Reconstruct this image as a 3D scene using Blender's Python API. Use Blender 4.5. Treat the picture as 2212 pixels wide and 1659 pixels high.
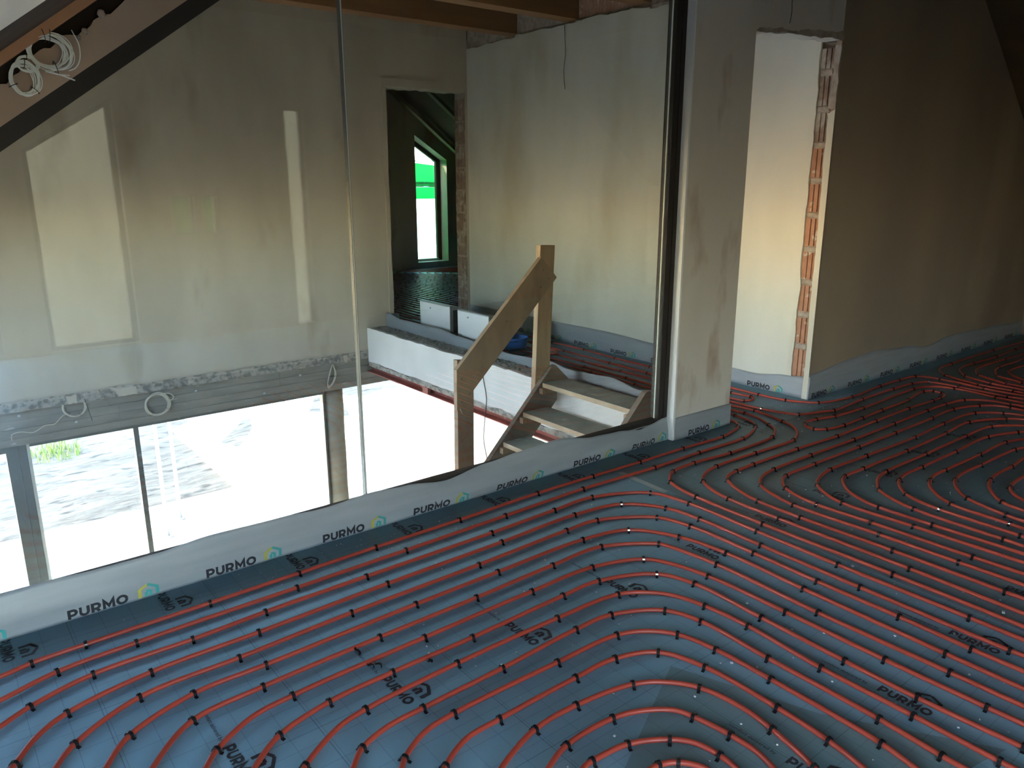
SKY_STRENGTH = 4.6
SUN_STRENGTH = 5.0
EXPOSURE = 0.80
import bpy, math, random
from math import sin, cos, pi, radians, sqrt, atan2
from mathutils import Vector, Matrix, noise
C = bpy.context.scene
COL = C.collection
for o in list(bpy.data.objects):
    bpy.data.objects.remove(o, do_unlink=True)
R = random.Random(7)

# ------------------------------------------------------------ camera, sky, sun, exposure
cam = bpy.data.cameras.new('camera'); cam_o = bpy.data.objects.new('camera', cam); COL.objects.link(cam_o)
cam.sensor_fit = 'HORIZONTAL'; cam.sensor_width = 36.0; cam.lens = 36.0 * 1661.0 / 2212.0
cam.clip_start = 0.05; cam.clip_end = 300
PI_, YA, RO = radians(14.7), radians(38.2), radians(-0.1)
fw = Vector((sin(YA)*cos(PI_), cos(YA)*cos(PI_), -sin(PI_)))
rt = Vector((cos(YA), -sin(YA), 0)); up = rt.cross(fw)
r2 = cos(RO)*rt + sin(RO)*up; u2 = -sin(RO)*rt + cos(RO)*up
m = Matrix((r2, u2, -fw)).transposed().to_4x4(); m.translation = Vector((0, 0, 1.6))
cam_o.matrix_world = m
C.camera = cam_o

w = bpy.data.worlds.new('sky'); C.world = w; w.use_nodes = True
nt = w.node_tree; nt.nodes.clear()
sky = nt.nodes.new('ShaderNodeTexSky'); sky.sky_type = 'NISHITA'; sky.sun_disc = False
sky.sun_elevation = radians(30); sky.sun_rotation = radians(-62); sky.air_density = 1.0; sky.dust_density = 0.5; sky.ozone_density = 1.0
bg = nt.nodes.new('ShaderNodeBackground'); bg.inputs['Strength'].default_value = SKY_STRENGTH
ow = nt.nodes.new('ShaderNodeOutputWorld')
nt.links.new(sky.outputs[0], bg.inputs['Color']); nt.links.new(bg.outputs[0], ow.inputs['Surface'])

sun = bpy.data.lights.new('sun', 'SUN'); sun.energy = SUN_STRENGTH; sun.angle = radians(0.6); sun.color = (1.0, 0.93, 0.82)
sun_o = bpy.data.objects.new('sun', sun); COL.objects.link(sun_o)
sd = Vector((-0.78, 0.42, 0.52)).normalized()          # towards the sun
sun_o.rotation_euler = sd.to_track_quat('Z', 'Y').to_euler(); sun_o.location = (-6, 20, 14)

C.view_settings.view_transform = 'Standard'; C.view_settings.look = 'None'
C.view_settings.gamma = 1.0; C.view_settings.use_curve_mapping = False
C.view_settings.exposure = EXPOSURE
C.cycles.use_denoising = True
C.cycles.max_bounces = 12; C.cycles.diffuse_bounces = 8; C.cycles.glossy_bounces = 4
C.cycles.transparent_max_bounces = 16; C.cycles.transmission_bounces = 6
C.cycles.sample_clamp_indirect = 4.0
C.cycles.caustics_reflective = False; C.cycles.caustics_refractive = False

# ------------------------------------------------------------ materials
def mat(name, col, rough=0.8, spec=0.5, col2=None, scale=3.0, detail=5.0, bump=0.0, bscale=None, stretch=(1, 1, 1), metallic=0.0,
        lo=0.35, hi=0.65, stain=None, stain_scale=1.0, stain_lo=0.6, stain_hi=0.75, coat=0.0, trans=None):
    M = bpy.data.materials.new(name); M.use_nodes = True
    n = M.node_tree.nodes; L = M.node_tree.links
    b = n['Principled BSDF']; b.inputs['Base Color'].default_value = (*col, 1); b.inputs['Roughness'].default_value = rough
    b.inputs['Specular IOR Level'].default_value = spec; b.inputs['Metallic'].default_value = metallic
    if coat: b.inputs['Coat Weight'].default_value = coat; b.inputs['Coat Roughness'].default_value = 0.15
    tc = n.new('ShaderNodeTexCoord'); mp = n.new('ShaderNodeMapping'); mp.inputs['Scale'].default_value = stretch
    L.new(tc.outputs['Object'], mp.inputs['Vector'])
    out = None
    def noise_mix(prev, c, sc, l, h, dt=detail):
        no = n.new('ShaderNodeTexNoise'); no.inputs['Scale'].default_value = sc; no.inputs['Detail'].default_value = dt
        L.new(mp.outputs[0], no.inputs['Vector'])
        mr = n.new('ShaderNodeMapRange'); mr.inputs['From Min'].default_value = l; mr.inputs['From Max'].default_value = h
        L.new(no.outputs['Fac'], mr.inputs['Value'])
        mx = n.new('ShaderNodeMix'); mx.data_type = 'RGBA'
        L.new(mr.outputs[0], mx.inputs['Factor'])
        if prev is None: mx.inputs['A'].default_value = (*col, 1)
        else: L.new(prev, mx.inputs['A'])
        mx.inputs['B'].default_value = (*c, 1)
        return mx.outputs['Result']
    if col2: out = noise_mix(out, col2, scale, lo, hi)
    if stain: out = noise_mix(out, stain, stain_scale, stain_lo, stain_hi)
    if out: L.new(out, b.inputs['Base Color'])
    if bump:
        no = n.new('ShaderNodeTexNoise'); no.inputs['Scale'].default_value = bscale or scale*4; no.inputs['Detail'].default_value = 6
        L.new(mp.outputs[0], no.inputs['Vector'])
        bp = n.new('ShaderNodeBump'); bp.inputs['Strength'].default_value = min(1, bump*20); bp.inputs['Distance'].default_value = bump
        L.new(no.outputs['Fac'], bp.inputs['Height']); L.new(bp.outputs[0], b.inputs['Normal'])
    return M

M = {}
M['plaster'] = mat('clay_plaster', (0.52, 0.455, 0.375), 0.75, 0.3, (0.42, 0.36, 0.29), 1.6, 4, 0.0006, 60, (1, 1, 0.35), stain=(0.33, 0.27, 0.20), stain_scale=2.3)
M['plaster_pale'] = mat('pale_plaster', (0.60, 0.585, 0.515), 0.75, 0.3, (0.51, 0.495, 0.425), 1.8, 4, 0.0006, 60, (1, 1, 0.3), stain=(0.47, 0.43, 0.34), stain_scale=2.0, stain_lo=0.55)
M['plaster_pillar'] = mat('stained_plaster', (0.60, 0.56, 0.50), 0.75, 0.3, (0.50, 0.46, 0.41), 1.5, 4, 0.0008, 40, (1, 1, 0.4), stain=(0.36, 0.27, 0.21), stain_scale=3.6, stain_lo=0.57, stain_hi=0.70)
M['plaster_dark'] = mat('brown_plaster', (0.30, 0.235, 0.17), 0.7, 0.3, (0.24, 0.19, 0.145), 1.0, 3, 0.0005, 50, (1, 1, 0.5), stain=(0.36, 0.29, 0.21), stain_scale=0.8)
M['plaster_brown'] = mat('brown_gable_plaster', (0.42, 0.30, 0.215), 0.75, 0.3, (0.35, 0.25, 0.18), 3, 4, 0.0006, 60)
M['rafter'] = mat('pale_rafter', (0.34, 0.27, 0.16), 0.8, 0.3, (0.28, 0.22, 0.13), 3)
M['plaster_white'] = mat('white_plaster', (0.72, 0.69, 0.65), 0.8, 0.3, (0.64, 0.60, 0.56), 2.5, 4, 0.0006, 50)
M['rough'] = mat('broken_plaster', (0.34, 0.31, 0.27), 0.95, 0.2, (0.16, 0.145, 0.13), 22, 6, 0.004, 90, lo=0.45, hi=0.6, stain=(0.5, 0.44, 0.37), stain_scale=9)
M['lip'] = mat('crumbly_concrete', (0.40, 0.385, 0.34), 0.95, 0.2, (0.27, 0.255, 0.225), 8, 6, 0.005, 60, lo=0.4, hi=0.62, stain=(0.05, 0.045, 0.04), stain_scale=26, stain_lo=0.66, stain_hi=0.70)
M['concrete'] = mat('board_marked_concrete', (0.27, 0.245, 0.205), 0.9, 0.25, (0.20, 0.18, 0.15), 3, 6, 0.002, 60, (1, 1, 5), stain=(0.42, 0.39, 0.34), stain_scale=7, stain_lo=0.66, stain_hi=0.72)
M['column'] = mat('column_concrete', (0.34, 0.31, 0.26), 0.85, 0.25, (0.27, 0.245, 0.2), 4, 6, 0.001, 40)
M['screed'] = mat('ground_floor_concrete', (0.36, 0.34, 0.30), 0.9, 0.2, (0.30, 0.285, 0.25), 2)
M['brick'] = mat('hollow_clay_block', (0.41, 0.225, 0.15), 0.9, 0.2, (0.33, 0.17, 0.11), 12, 5, 0.002, 80, stain=(0.50, 0.42, 0.35), stain_scale=16, stain_lo=0.60, stain_hi=0.66)
M['brick_dusty'] = mat('dusty_clay_block', (0.27, 0.19, 0.145), 0.95, 0.2, (0.20, 0.14, 0.11), 14, 5, 0.002, 80, stain=(0.38, 0.34, 0.29), stain_scale=10, stain_lo=0.5, stain_hi=0.62)
M['mortar'] = mat('mortar', (0.40, 0.345, 0.295), 0.95, 0.2, (0.27, 0.225, 0.185), 18, 6, 0.004, 70)
M['wood'] = mat('planed_timber', (0.40, 0.28, 0.18), 0.7, 0.3, (0.32, 0.215, 0.135), 3, 5, 0.0004, 60, (14, 14, 1), stain=(0.24, 0.16, 0.10), stain_scale=5, stain_lo=0.6, stain_hi=0.72)
M['wood_rail'] = mat('weathered_board', (0.31, 0.215, 0.145), 0.75, 0.3, (0.225, 0.155, 0.105), 3, 7, 0.0005, 60, (3, 3, 1.3), stain=(0.16, 0.115, 0.085), stain_scale=2, stain_lo=0.58, stain_hi=0.7)
M['wood_grey'] = mat('dusty_tread_board', (0.34, 0.35, 0.295), 0.9, 0.2, (0.25, 0.26, 0.22), 6, 6, 0.001, 60, (1, 1, 1), stain=(0.46, 0.43, 0.35), stain_scale=7)
M['wood_edge'] = mat('pale_board_edge', (0.50, 0.39, 0.27), 0.8, 0.3, (0.40, 0.30, 0.20), 8, 5, 0.0005, 60)
M['wood_string'] = mat('stringer_timber', (0.25, 0.20, 0.155), 0.85, 0.3, (0.19, 0.15, 0.12), 5, 6, 0.0005, 60)
M['joist'] = mat('joist_timber', (0.25, 0.125, 0.055), 0.65, 0.3, (0.20, 0.10, 0.045), 2, 5, 0.0004, 50, (0.3, 6, 6))
M['batten'] = mat('orange_batten', (0.47, 0.23, 0.115), 0.7, 0.3, (0.38, 0.18, 0.09), 3, 5, 0.0004, 50)
M['batten_dark'] = mat('dark_rafter', (0.065, 0.036, 0.020), 0.95, 0.08, (0.045, 0.026, 0.016), 4, 5, 0.0006, 50)
M['board'] = mat('ceiling_board', (0.86, 0.68, 0.52), 0.85, 0.2, (0.80, 0.62, 0.47), 1.5)
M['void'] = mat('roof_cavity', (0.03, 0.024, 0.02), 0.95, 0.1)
M['roofwood'] = mat('roof_boards', (0.13, 0.085, 0.05), 0.85, 0.2, (0.10, 0.065, 0.04), 3)
M['black'] = mat('black_aluminium', (0.022, 0.018, 0.016), 0.6, 0.25, (0.028, 0.023, 0.02), 3)
M['anthracite'] = mat('grey_window_frame', (0.10, 0.105, 0.10), 0.5, 0.4, (0.13, 0.13, 0.12), 2, stain=(0.26, 0.26, 0.25), stain_scale=8, stain_lo=0.68, stain_hi=0.72)
M['reveal'] = mat('white_reveal_trim', (0.70, 0.72, 0.74), 0.5, 0.4, (0.66, 0.68, 0.70), 2)
M['gasket'] = mat('silver_spacer', (0.62, 0.64, 0.6), 0.35, 0.6, (0.55, 0.57, 0.53), 3, metallic=0.3)
M['edge_reflection'] = mat('glass_edge_reflection', (0.72, 0.76, 0.70), 0.5, 0.4, (0.70, 0.74, 0.68), 1)
M['bounce_floor'] = mat('warm_bounce_floor', (0.78, 0.60, 0.38), 0.8, 0.2, (0.70, 0.52, 0.32), 9)  # for the unseen floor added to bounce warm light
M['seal'] = mat('joint_seal', (0.12, 0.12, 0.11), 0.4, 0.5, (0.16, 0.16, 0.14), 3)
M['pipe'] = mat('orange_red_pipe', (0.37, 0.052, 0.030), 0.42, 0.45, (0.33, 0.044, 0.027), 1.5)
M['pipe_lane'] = mat('dusty_orange_pipe', (0.42, 0.085, 0.05), 0.22, 0.7, (0.36, 0.07, 0.045), 1.5)
M['clip'] = mat('black_plastic_clip', (0.010, 0.010, 0.012), 0.16, 0.8, (0.014, 0.014, 0.016), 30)
M['print'] = mat('dark_print', (0.035, 0.038, 0.045), 0.5, 0.3, (0.045, 0.048, 0.055), 20)
M['print_strip'] = mat('black_print', (0.02, 0.02, 0.025), 0.5, 0.3, (0.028, 0.028, 0.034), 20)
M['print_yellow'] = mat('yellow_print', (0.42, 0.38, 0.06), 0.5, 0.3, (0.38, 0.35, 0.07), 10)
M['print_teal'] = mat('teal_print', (0.05, 0.30, 0.28), 0.5, 0.3, (0.06, 0.27, 0.26), 10)
M['white_metal'] = mat('white_enamel', (0.72, 0.73, 0.74), 0.35, 0.5, (0.69, 0.70, 0.71), 2)
M['grey_metal'] = mat('galvanised_steel', (0.33, 0.35, 0.34), 0.45, 0.5, (0.28, 0.30, 0.29), 4, metallic=0.4)
M['dark'] = mat('dark_opening', (0.015, 0.016, 0.014), 0.8, 0.2, (0.02, 0.02, 0.018), 5)
M['blue'] = mat('blue_plastic', (0.03, 0.14, 0.42), 0.4, 0.5, (0.03, 0.12, 0.37), 3)
M['cable'] = mat('white_cable', (0.90, 0.90, 0.84), 0.5, 0.4, (0.84, 0.83, 0.76), 6)
M['cable_cream'] = mat('cream_cable', (0.55, 0.50, 0.40), 0.5, 0.4, (0.5, 0.45, 0.36), 6)
M['red_oxide'] = mat('red_primer_steel', (0.36, 0.11, 0.085), 0.6, 0.4, (0.30, 0.085, 0.065), 6, stain=(0.45, 0.30, 0.24), stain_scale=14, stain_lo=0.66, stain_hi=0.7)
M['tape'] = mat('grey_tape', (0.42, 0.46, 0.45), 0.5, 0.4, (0.37, 0.41, 0.40), 8)
M['crumb'] = mat('white_foam', (0.75, 0.76, 0.76), 0.8, 0.3, (0.68, 0.68, 0.68), 9)
M['sealant'] = mat('dry_adhesive', (0.47, 0.49, 0.47), 0.7, 0.3, (0.38, 0.40, 0.39), 8)
M['dirt'] = mat('building_site_soil', (0.115, 0.098, 0.078), 0.95, 0.1, (0.078, 0.064, 0.05), 1.2, 8, 0.05, 3.0, (1, 2.2, 1), stain=(0.035, 0.03, 0.024), stain_scale=2.6, stain_lo=0.56, stain_hi=0.68)
M['paving'] = mat('pale_gravel', (0.62, 0.58, 0.50), 0.95, 0.1, (0.50, 0.46, 0.39), 6, 6, 0.01, 20)
M['grass'] = mat('grass_tuft', (0.16, 0.24, 0.05), 0.9, 0.1, (0.22, 0.28, 0.08), 6)
M['galv'] = mat('scaffold_steel', (0.45, 0.46, 0.47), 0.5, 0.4, (0.38, 0.39, 0.4), 5, metallic=0.5)

def strip_mat(name='edge_strip_film'):
    X = bpy.data.materials.new(name); X.use_nodes = True; n = X.node_tree.nodes; L = X.node_tree.links
    b = n['Principled BSDF']; b.inputs['Roughness'].default_value = 0.42; b.inputs['Specular IOR Level'].default_value = 0.45
    tc = n.new('ShaderNodeTexCoord'); mp = n.new('ShaderNodeMapping'); mp.inputs['Scale'].default_value = (1, 1, 9)
    no = n.new('ShaderNodeTexNoise'); no.inputs['Scale'].default_value = 3.0; no.inputs['Detail'].default_value = 4
    L.new(tc.outputs['Object'], mp.inputs['Vector']); L.new(mp.outputs[0], no.inputs['Vector'])
    mr = n.new('ShaderNodeMapRange'); mr.inputs['From Min'].default_value = 0.3; mr.inputs['From Max'].default_value = 0.7
    mx = n.new('ShaderNodeMix'); mx.data_type = 'RGBA'; mx.inputs['A'].default_value = (0.40, 0.42, 0.44, 1); mx.inputs['B'].default_value = (0.32, 0.345, 0.37, 1)
    L.new(no.outputs['Fac'], mr.inputs['Value']); L.new(mr.outputs[0], mx.inputs['Factor']); L.new(mx.outputs['Result'], b.inputs['Base Color'])
    bp = n.new('ShaderNodeBump'); bp.inputs['Strength'].default_value = 0.25; bp.inputs['Distance'].default_value = 0.004
    L.new(no.outputs['Fac'], bp.inputs['Height']); L.new(bp.outputs[0], b.inputs['Normal'])
    tr = n.new('ShaderNodeBsdfTranslucent'); tr.inputs['Color'].default_value = (0.45, 0.48, 0.50, 1)
    ms = n.new('ShaderNodeMixShader'); ms.inputs[0].default_value = 0.30
    L.new(b.outputs[0], ms.inputs[1]); L.new(tr.outputs[0], ms.inputs[2]); L.new(ms.outputs[0], n['Material Output'].inputs['Surface'])
    return X
M['strip'] = strip_mat()

def film_mat():
    X = bpy.data.materials.new('clear_skirt_film'); X.use_nodes = True; n = X.node_tree.nodes; L = X.node_tree.links; n.clear()
    out = n.new('ShaderNodeOutputMaterial'); t = n.new('ShaderNodeBsdfTransparent'); t.inputs[0].default_value = (0.985, 0.99, 0.995, 1)
    g = n.new('ShaderNodeBsdfGlossy'); g.inputs['Roughness'].default_value = 0.12; g.inputs['Color'].default_value = (1, 1, 1, 1)
    tc = n.new('ShaderNodeTexCoord'); mp = n.new('ShaderNodeMapping'); mp.inputs['Scale'].default_value = (1.2, 14, 1)
    no = n.new('ShaderNodeTexNoise'); no.inputs['Scale'].default_value = 4.0; no.inputs['Detail'].default_value = 5
    bp = n.new('ShaderNodeBump'); bp.inputs['Strength'].default_value = 0.8; bp.inputs['Distance'].default_value = 0.01
    L.new(tc.outputs['Object'], mp.inputs[0]); L.new(mp.outputs[0], no.inputs['Vector']); L.new(no.outputs['Fac'], bp.inputs['Height']); L.new(bp.outputs[0], g.inputs['Normal'])
    f = n.new('ShaderNodeFresnel'); f.inputs[0].default_value = 1.18; ms = n.new('ShaderNodeMixShader')
    k = n.new('ShaderNodeMath'); k.operation = 'MULTIPLY'; k.inputs[1].default_value = 0.4; L.new(f.outputs[0], k.inputs[0]); L.new(k.outputs[0], ms.inputs[0]); L.new(t.outputs[0], ms.inputs[1]); L.new(g.outputs[0], ms.inputs[2]); L.new(ms.outputs[0], out.inputs[0])
    return X
M['film'] = film_mat()

def glass_mat(name, ior=1.5, tint=(0.955, 0.965, 0.95)):
    X = bpy.data.materials.new(name); X.use_nodes = True; n = X.node_tree.nodes; L = X.node_tree.links; n.clear()
    out = n.new('ShaderNodeOutputMaterial'); t = n.new('ShaderNodeBsdfTransparent'); t.inputs[0].default_value = (*tint, 1)
    g = n.new('ShaderNodeBsdfGlossy'); g.inputs['Roughness'].default_value = 0.0; g.inputs['Color'].default_value = (1, 1, 1, 1)
    f = n.new('ShaderNodeFresnel'); ms = n.new('ShaderNodeMixShader')
    ge = n.new('ShaderNodeNewGeometry'); mr = n.new('ShaderNodeMapRange'); mr.inputs['To Min'].default_value = ior; mr.inputs['To Max'].default_value = 1/ior
    L.new(ge.outputs['Backfacing'], mr.inputs['Value']); L.new(mr.outputs[0], f.inputs[0])      # same reflectance from both sides of a thin pane
    L.new(f.outputs[0], ms.inputs[0]); L.new(t.outputs[0], ms.inputs[1]); L.new(g.outputs[0], ms.inputs[2]); L.new(ms.outputs[0], out.inputs[0])
    return X
M['glass'] = glass_mat('partition_glass')
M['glass_win'] = glass_mat('window_glass', tint=(0.97, 0.975, 0.97))

def cloth_mat(name, c, t):
    X = bpy.data.materials.new(name); X.use_nodes = True; n = X.node_tree.nodes; L = X.node_tree.links
    b = n['Principled BSDF']; b.inputs['Base Color'].default_value = (*c, 1); b.inputs['Roughness'].default_value = 0.8
    no = n.new('ShaderNodeTexNoise'); no.inputs['Scale'].default_value = 3; mx = n.new('ShaderNodeMix'); mx.data_type = 'RGBA'
    mx.inputs['A'].default_value = (*t, 1); mx.inputs['B'].default_value = tuple(v*0.7 for v in t) + (1,)
    L.new(no.outputs['Fac'], mx.inputs['Factor'])
    tr = n.new('ShaderNodeBsdfTranslucent'); L.new(mx.outputs['Result'], tr.inputs['Color'])
    ms = n.new('ShaderNodeMixShader'); ms.inputs[0].default_value = 0.7
    L.new(b.outputs[0], ms.inputs[1]); L.new(tr.outputs[0], ms.inputs[2]); L.new(ms.outputs[0], n['Material Output'].inputs['Surface'])
    return X
M['tarp'] = cloth_mat('green_tarpaulin', (0.004, 0.11, 0.02), (0.003, 0.16, 0.022))
M['netting'] = cloth_mat('white_sheeting', (0.7, 0.75, 0.72), (0.75, 0.85, 0.80))
M['netting_grey'] = cloth_mat('added_grey_cloth', (0.125, 0.10, 0.065), (0.115, 0.09, 0.055))  # for the added sheet that shows only as a reflection
M['netting_green'] = cloth_mat('pale_green_sheeting', (0.5, 0.75, 0.55), (0.55, 0.88, 0.62))

def foil_mat(name, c1, c2, grid=True):
    X = bpy.data.materials.new(name); X.use_nodes = True; n = X.node_tree.nodes; L = X.node_tree.links
    b = n['Principled BSDF']; b.inputs['Specular IOR Level'].default_value = 0.32
    tc = n.new('ShaderNodeTexCoord'); sp = n.new('ShaderNodeSeparateXYZ'); L.new(tc.outputs['Object'], sp.inputs[0])
    def math_(op, a, bb=None, c=None):
        k = n.new('ShaderNodeMath'); k.operation = op
        for i, v in enumerate((a, bb, c)):
            if v is None: continue
            if isinstance(v, (int, float)): k.inputs[i].default_value = v
            else: L.new(v, k.inputs[i])
        return k.outputs[0]
    def lines(src, pitch, off, wd):
        f = math_('FRACT', math_('DIVIDE', math_('ADD', src, off), pitch))
        d = math_('MINIMUM', f, math_('SUBTRACT', 1.0, f))
        return math_('LESS_THAN', d, wd/pitch)
    no = n.new('ShaderNodeTexNoise'); no.inputs['Scale'].default_value = 1.7; no.inputs['Detail'].default_value = 7; L.new(tc.outputs['Object'], no.inputs['Vector'])
    mr = n.new('ShaderNodeMapRange'); mr.inputs['From Min'].default_value = 0.35; mr.inputs['From Max'].default_value = 0.68; L.new(no.outputs['Fac'], mr.inputs['Value'])
    mx = n.new('ShaderNodeMix'); mx.data_type = 'RGBA'; mx.inputs['A'].default_value = (*c1, 1); mx.inputs['B'].default_value = (*c2, 1); L.new(mr.outputs[0], mx.inputs['Factor'])
    # pale scuffs
    n2 = n.new('ShaderNodeTexNoise'); n2.inputs['Scale'].default_value = 9; n2.inputs['Detail'].default_value = 9; n2.inputs['Roughness'].default_value = 0.7; L.new(tc.outputs['Object'], n2.inputs['Vector'])
    m2 = n.new('ShaderNodeMapRange'); m2.inputs['From Min'].default_value = 0.62; m2.inputs['From Max'].default_value = 0.78; m2.inputs['To Max'].default_value = 0.5; L.new(n2.outputs['Fac'], m2.inputs['Value'])
    mx2 = n.new('ShaderNodeMix'); mx2.data_type = 'RGBA'; L.new(m2.outputs[0], mx2.inputs['Factor']); L.new(mx.outputs['Result'], mx2.inputs['A']); mx2.inputs['B'].default_value = (0.36, 0.39, 0.40, 1)
    last = mx2.outputs['Result']
    if grid:
        g1 = math_('MAXIMUM', lines(sp.outputs['X'], 0.1, 0.02, 0.0008), lines(sp.outputs['Y'], 0.1, 0.03, 0.0008))
        g2 = math_('MAXIMUM', lines(sp.outputs['X'], 0.5, 0.23, 0.0014), lines(sp.outputs['Y'], 0.5, 0.07, 0.0012))
        gf = math_('MINIMUM', math_('ADD', math_('MULTIPLY', g1, 0.42), math_('MULTIPLY', g2, 0.5)), 0.85)
        mx3 = n.new('ShaderNodeMix'); mx3.data_type = 'RGBA'; L.new(gf, mx3.inputs['Factor']); L.new(last, mx3.inputs['A']); mx3.inputs['B'].default_value = (0.045, 0.05, 0.06, 1)
        last = mx3.outputs['Result']
    L.new(last, b.inputs['Base Color'])
    rr = n.new('ShaderNodeMapRange'); rr.inputs['To Min'].default_value = 0.34; rr.inputs['To Max'].default_value = 0.55; L.new(no.outputs['Fac'], rr.inputs['Value']); L.new(rr.outputs[0], b.inputs['Roughness'])
    n3 = n.new('ShaderNodeTexNoise'); n3.inputs['Scale'].default_value = 5; n3.inputs['Detail'].default_value = 3; L.new(tc.outputs['Object'], n3.inputs['Vector'])
    bp = n.new('ShaderNodeBump'); bp.inputs['Strength'].default_value = 0.25; bp.inputs['Distance'].default_value = 0.01; L.new(n3.outputs['Fac'], bp.inputs['Height']); L.new(bp.outputs[0], b.inputs['Normal'])
    return X
M['foil'] = foil_mat('printed_grid_foil', (0.195, 0.335, 0.41), (0.225, 0.375, 0.45))
M['foil_patch'] = foil_mat('overlapping_foil', (0.145, 0.225, 0.245), (0.175, 0.265, 0.285))

# ------------------------------------------------------------ mesh helpers
def mk(name, V, F, mt, parent=None, smooth=False, loc=None):
    me = bpy.data.meshes.new(name); me.from_pydata([tuple(v) for v in V], [], F); me.update()
    ms = mt if isinstance(mt, (list, tuple)) else [mt]
    for x in ms: me.materials.append(M[x])
    if smooth:
        for p in me.polygons: p.use_smooth = True
    o = bpy.data.objects.new(name, me); COL.objects.link(o)
    if parent: o.parent = parent
    if loc: o.location = loc
    return o
def tag(o, label, cat, group=None, kind=None):
    if label: o['label'] = label
    if cat: o['category'] = cat
    if group: o['group'] = group
    if kind: o['kind'] = kind
    return o
def struct(o): o['kind'] = 'structure'; return o
def empty(name, loc=(0, 0, 0)):
    o = bpy.data.objects.new(name, None); COL.objects.link(o); o.location = loc; o.empty_display_size = 0.1; return o
class MB:
    def __init__(s): s.V = []; s.F = []
    def add(s, V, F):
        k = len(s.V); s.V += [tuple(v) for v in V]; s.F += [tuple(i+k for i in f) for f in F]; return s
    def box(s, x0, x1, y0, y1, z0, z1):
        V = [(x0,y0,z0),(x1,y0,z0),(x1,y1,z0),(x0,y1,z0),(x0,y0,z1),(x1,y0,z1),(x1,y1,z1),(x0,y1,z1)]
        return s.add(V, [(0,3,2,1),(4,5,6,7),(0,1,5,4),(1,2,6,5),(2,3,7,6),(3,0,4,7)])
    def prism(s, P, a, b, axis='y'):
        """polygon P (2-D) extruded from a to b; axis y: P=(x,z); x: P=(y,z); z: P=(x,y)"""
        f = {'y': lambda p, t: (p[0], t, p[1]), 'x': lambda p, t: (t, p[0], p[1]), 'z': lambda p, t: (p[0], p[1], t)}[axis]
        n = len(P); V = [f(p, a) for p in P] + [f(p, b) for p in P]
        F = [tuple(range(n)), tuple(range(2*n-1, n-1, -1))] + [(i, i+n, (i+1) % n+n, (i+1) % n) for i in range(n)]
        return s.add(V, F)
    def obox(s, c, ax, ay, az, hx, hy, hz):
        c = Vector(c); V = []
        for k in (-1, 1):
            for j, i in ((-1, -1), (-1, 1), (1, 1), (1, -1)):
                V.append(c + ax*hx*i + ay*hy*j + az*hz*k)
        return s.add(V, [(0,3,2,1),(4,5,6,7),(0,1,5,4),(1,2,6,5),(2,3,7,6),(3,0,4,7)])
    def tube(s, pts, r, n=8, closed=False, flat=None):
        P = [Vector(p) for p in pts]; k0 = len(s.V); N = len(P); upv = Vector((0, 0, 1)); prev = None
        for i in range(N):
            a = P[(i-1) % N] if (i > 0 or closed) else P[i]; b = P[(i+1) % N] if (i < N-1 or closed) else P[i]
            t = (b-a).normalized()
            if prev is None:
                u = upv.cross(t)
                if u.length < 1e-3: u = Vector((1, 0, 0)).cross(t)
            else: u = prev - t*prev.dot(t)
            u.normalize(); prev = u; v = t.cross(u)
            rr = r[i] if isinstance(r, (list, tuple)) else r
            for q in range(n):
                an = 2*pi*q/n; s.V.append(tuple(P[i] + (u*cos(an)+v*sin(an))*rr))
        for i in range(N if closed else N-1):
            j = (i+1) % N
            for q in range(n):
                q2 = (q+1) % n; s.F.append((k0+i*n+q, k0+i*n+q2, k0+j*n+q2, k0+j*n+q))
        if not closed:
            s.F.append(tuple(k0+q for q in range(n-1, -1, -1))); s.F.append(tuple(k0+(N-1)*n+q for q in range(n)))
        return s
    def cyl(s, x, y, z0, z1, r, n=24):
        return s.tube([(x, y, z0), (x, y, z1)], r, n)
    def done(s, name, mt, parent=None, smooth=False, loc=None): return mk(name, s.V, s.F, mt, parent, smooth, loc)
def box(name, mt, x0, x1, y0, y1, z0, z1, parent=None): return MB().box(x0, x1, y0, y1, z0, z1).done(name, mt, parent)
def jag(a, b, n, amp, rnd):
    """ragged polyline from a to b"""
    L = [a]; dx, dy = b[0]-a[0], b[1]-a[1]; l = sqrt(dx*dx+dy*dy); nx, ny = -dy/l, dx/l; w_ = 0
    for i in range(1, n):
        w_ = w_*0.6 + rnd.uniform(-amp, amp); t = (i + rnd.uniform(-0.3, 0.3))/n
        L.append((a[0]+dx*t+nx*w_, a[1]+dy*t+ny*w_))
    return L + [b]
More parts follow.
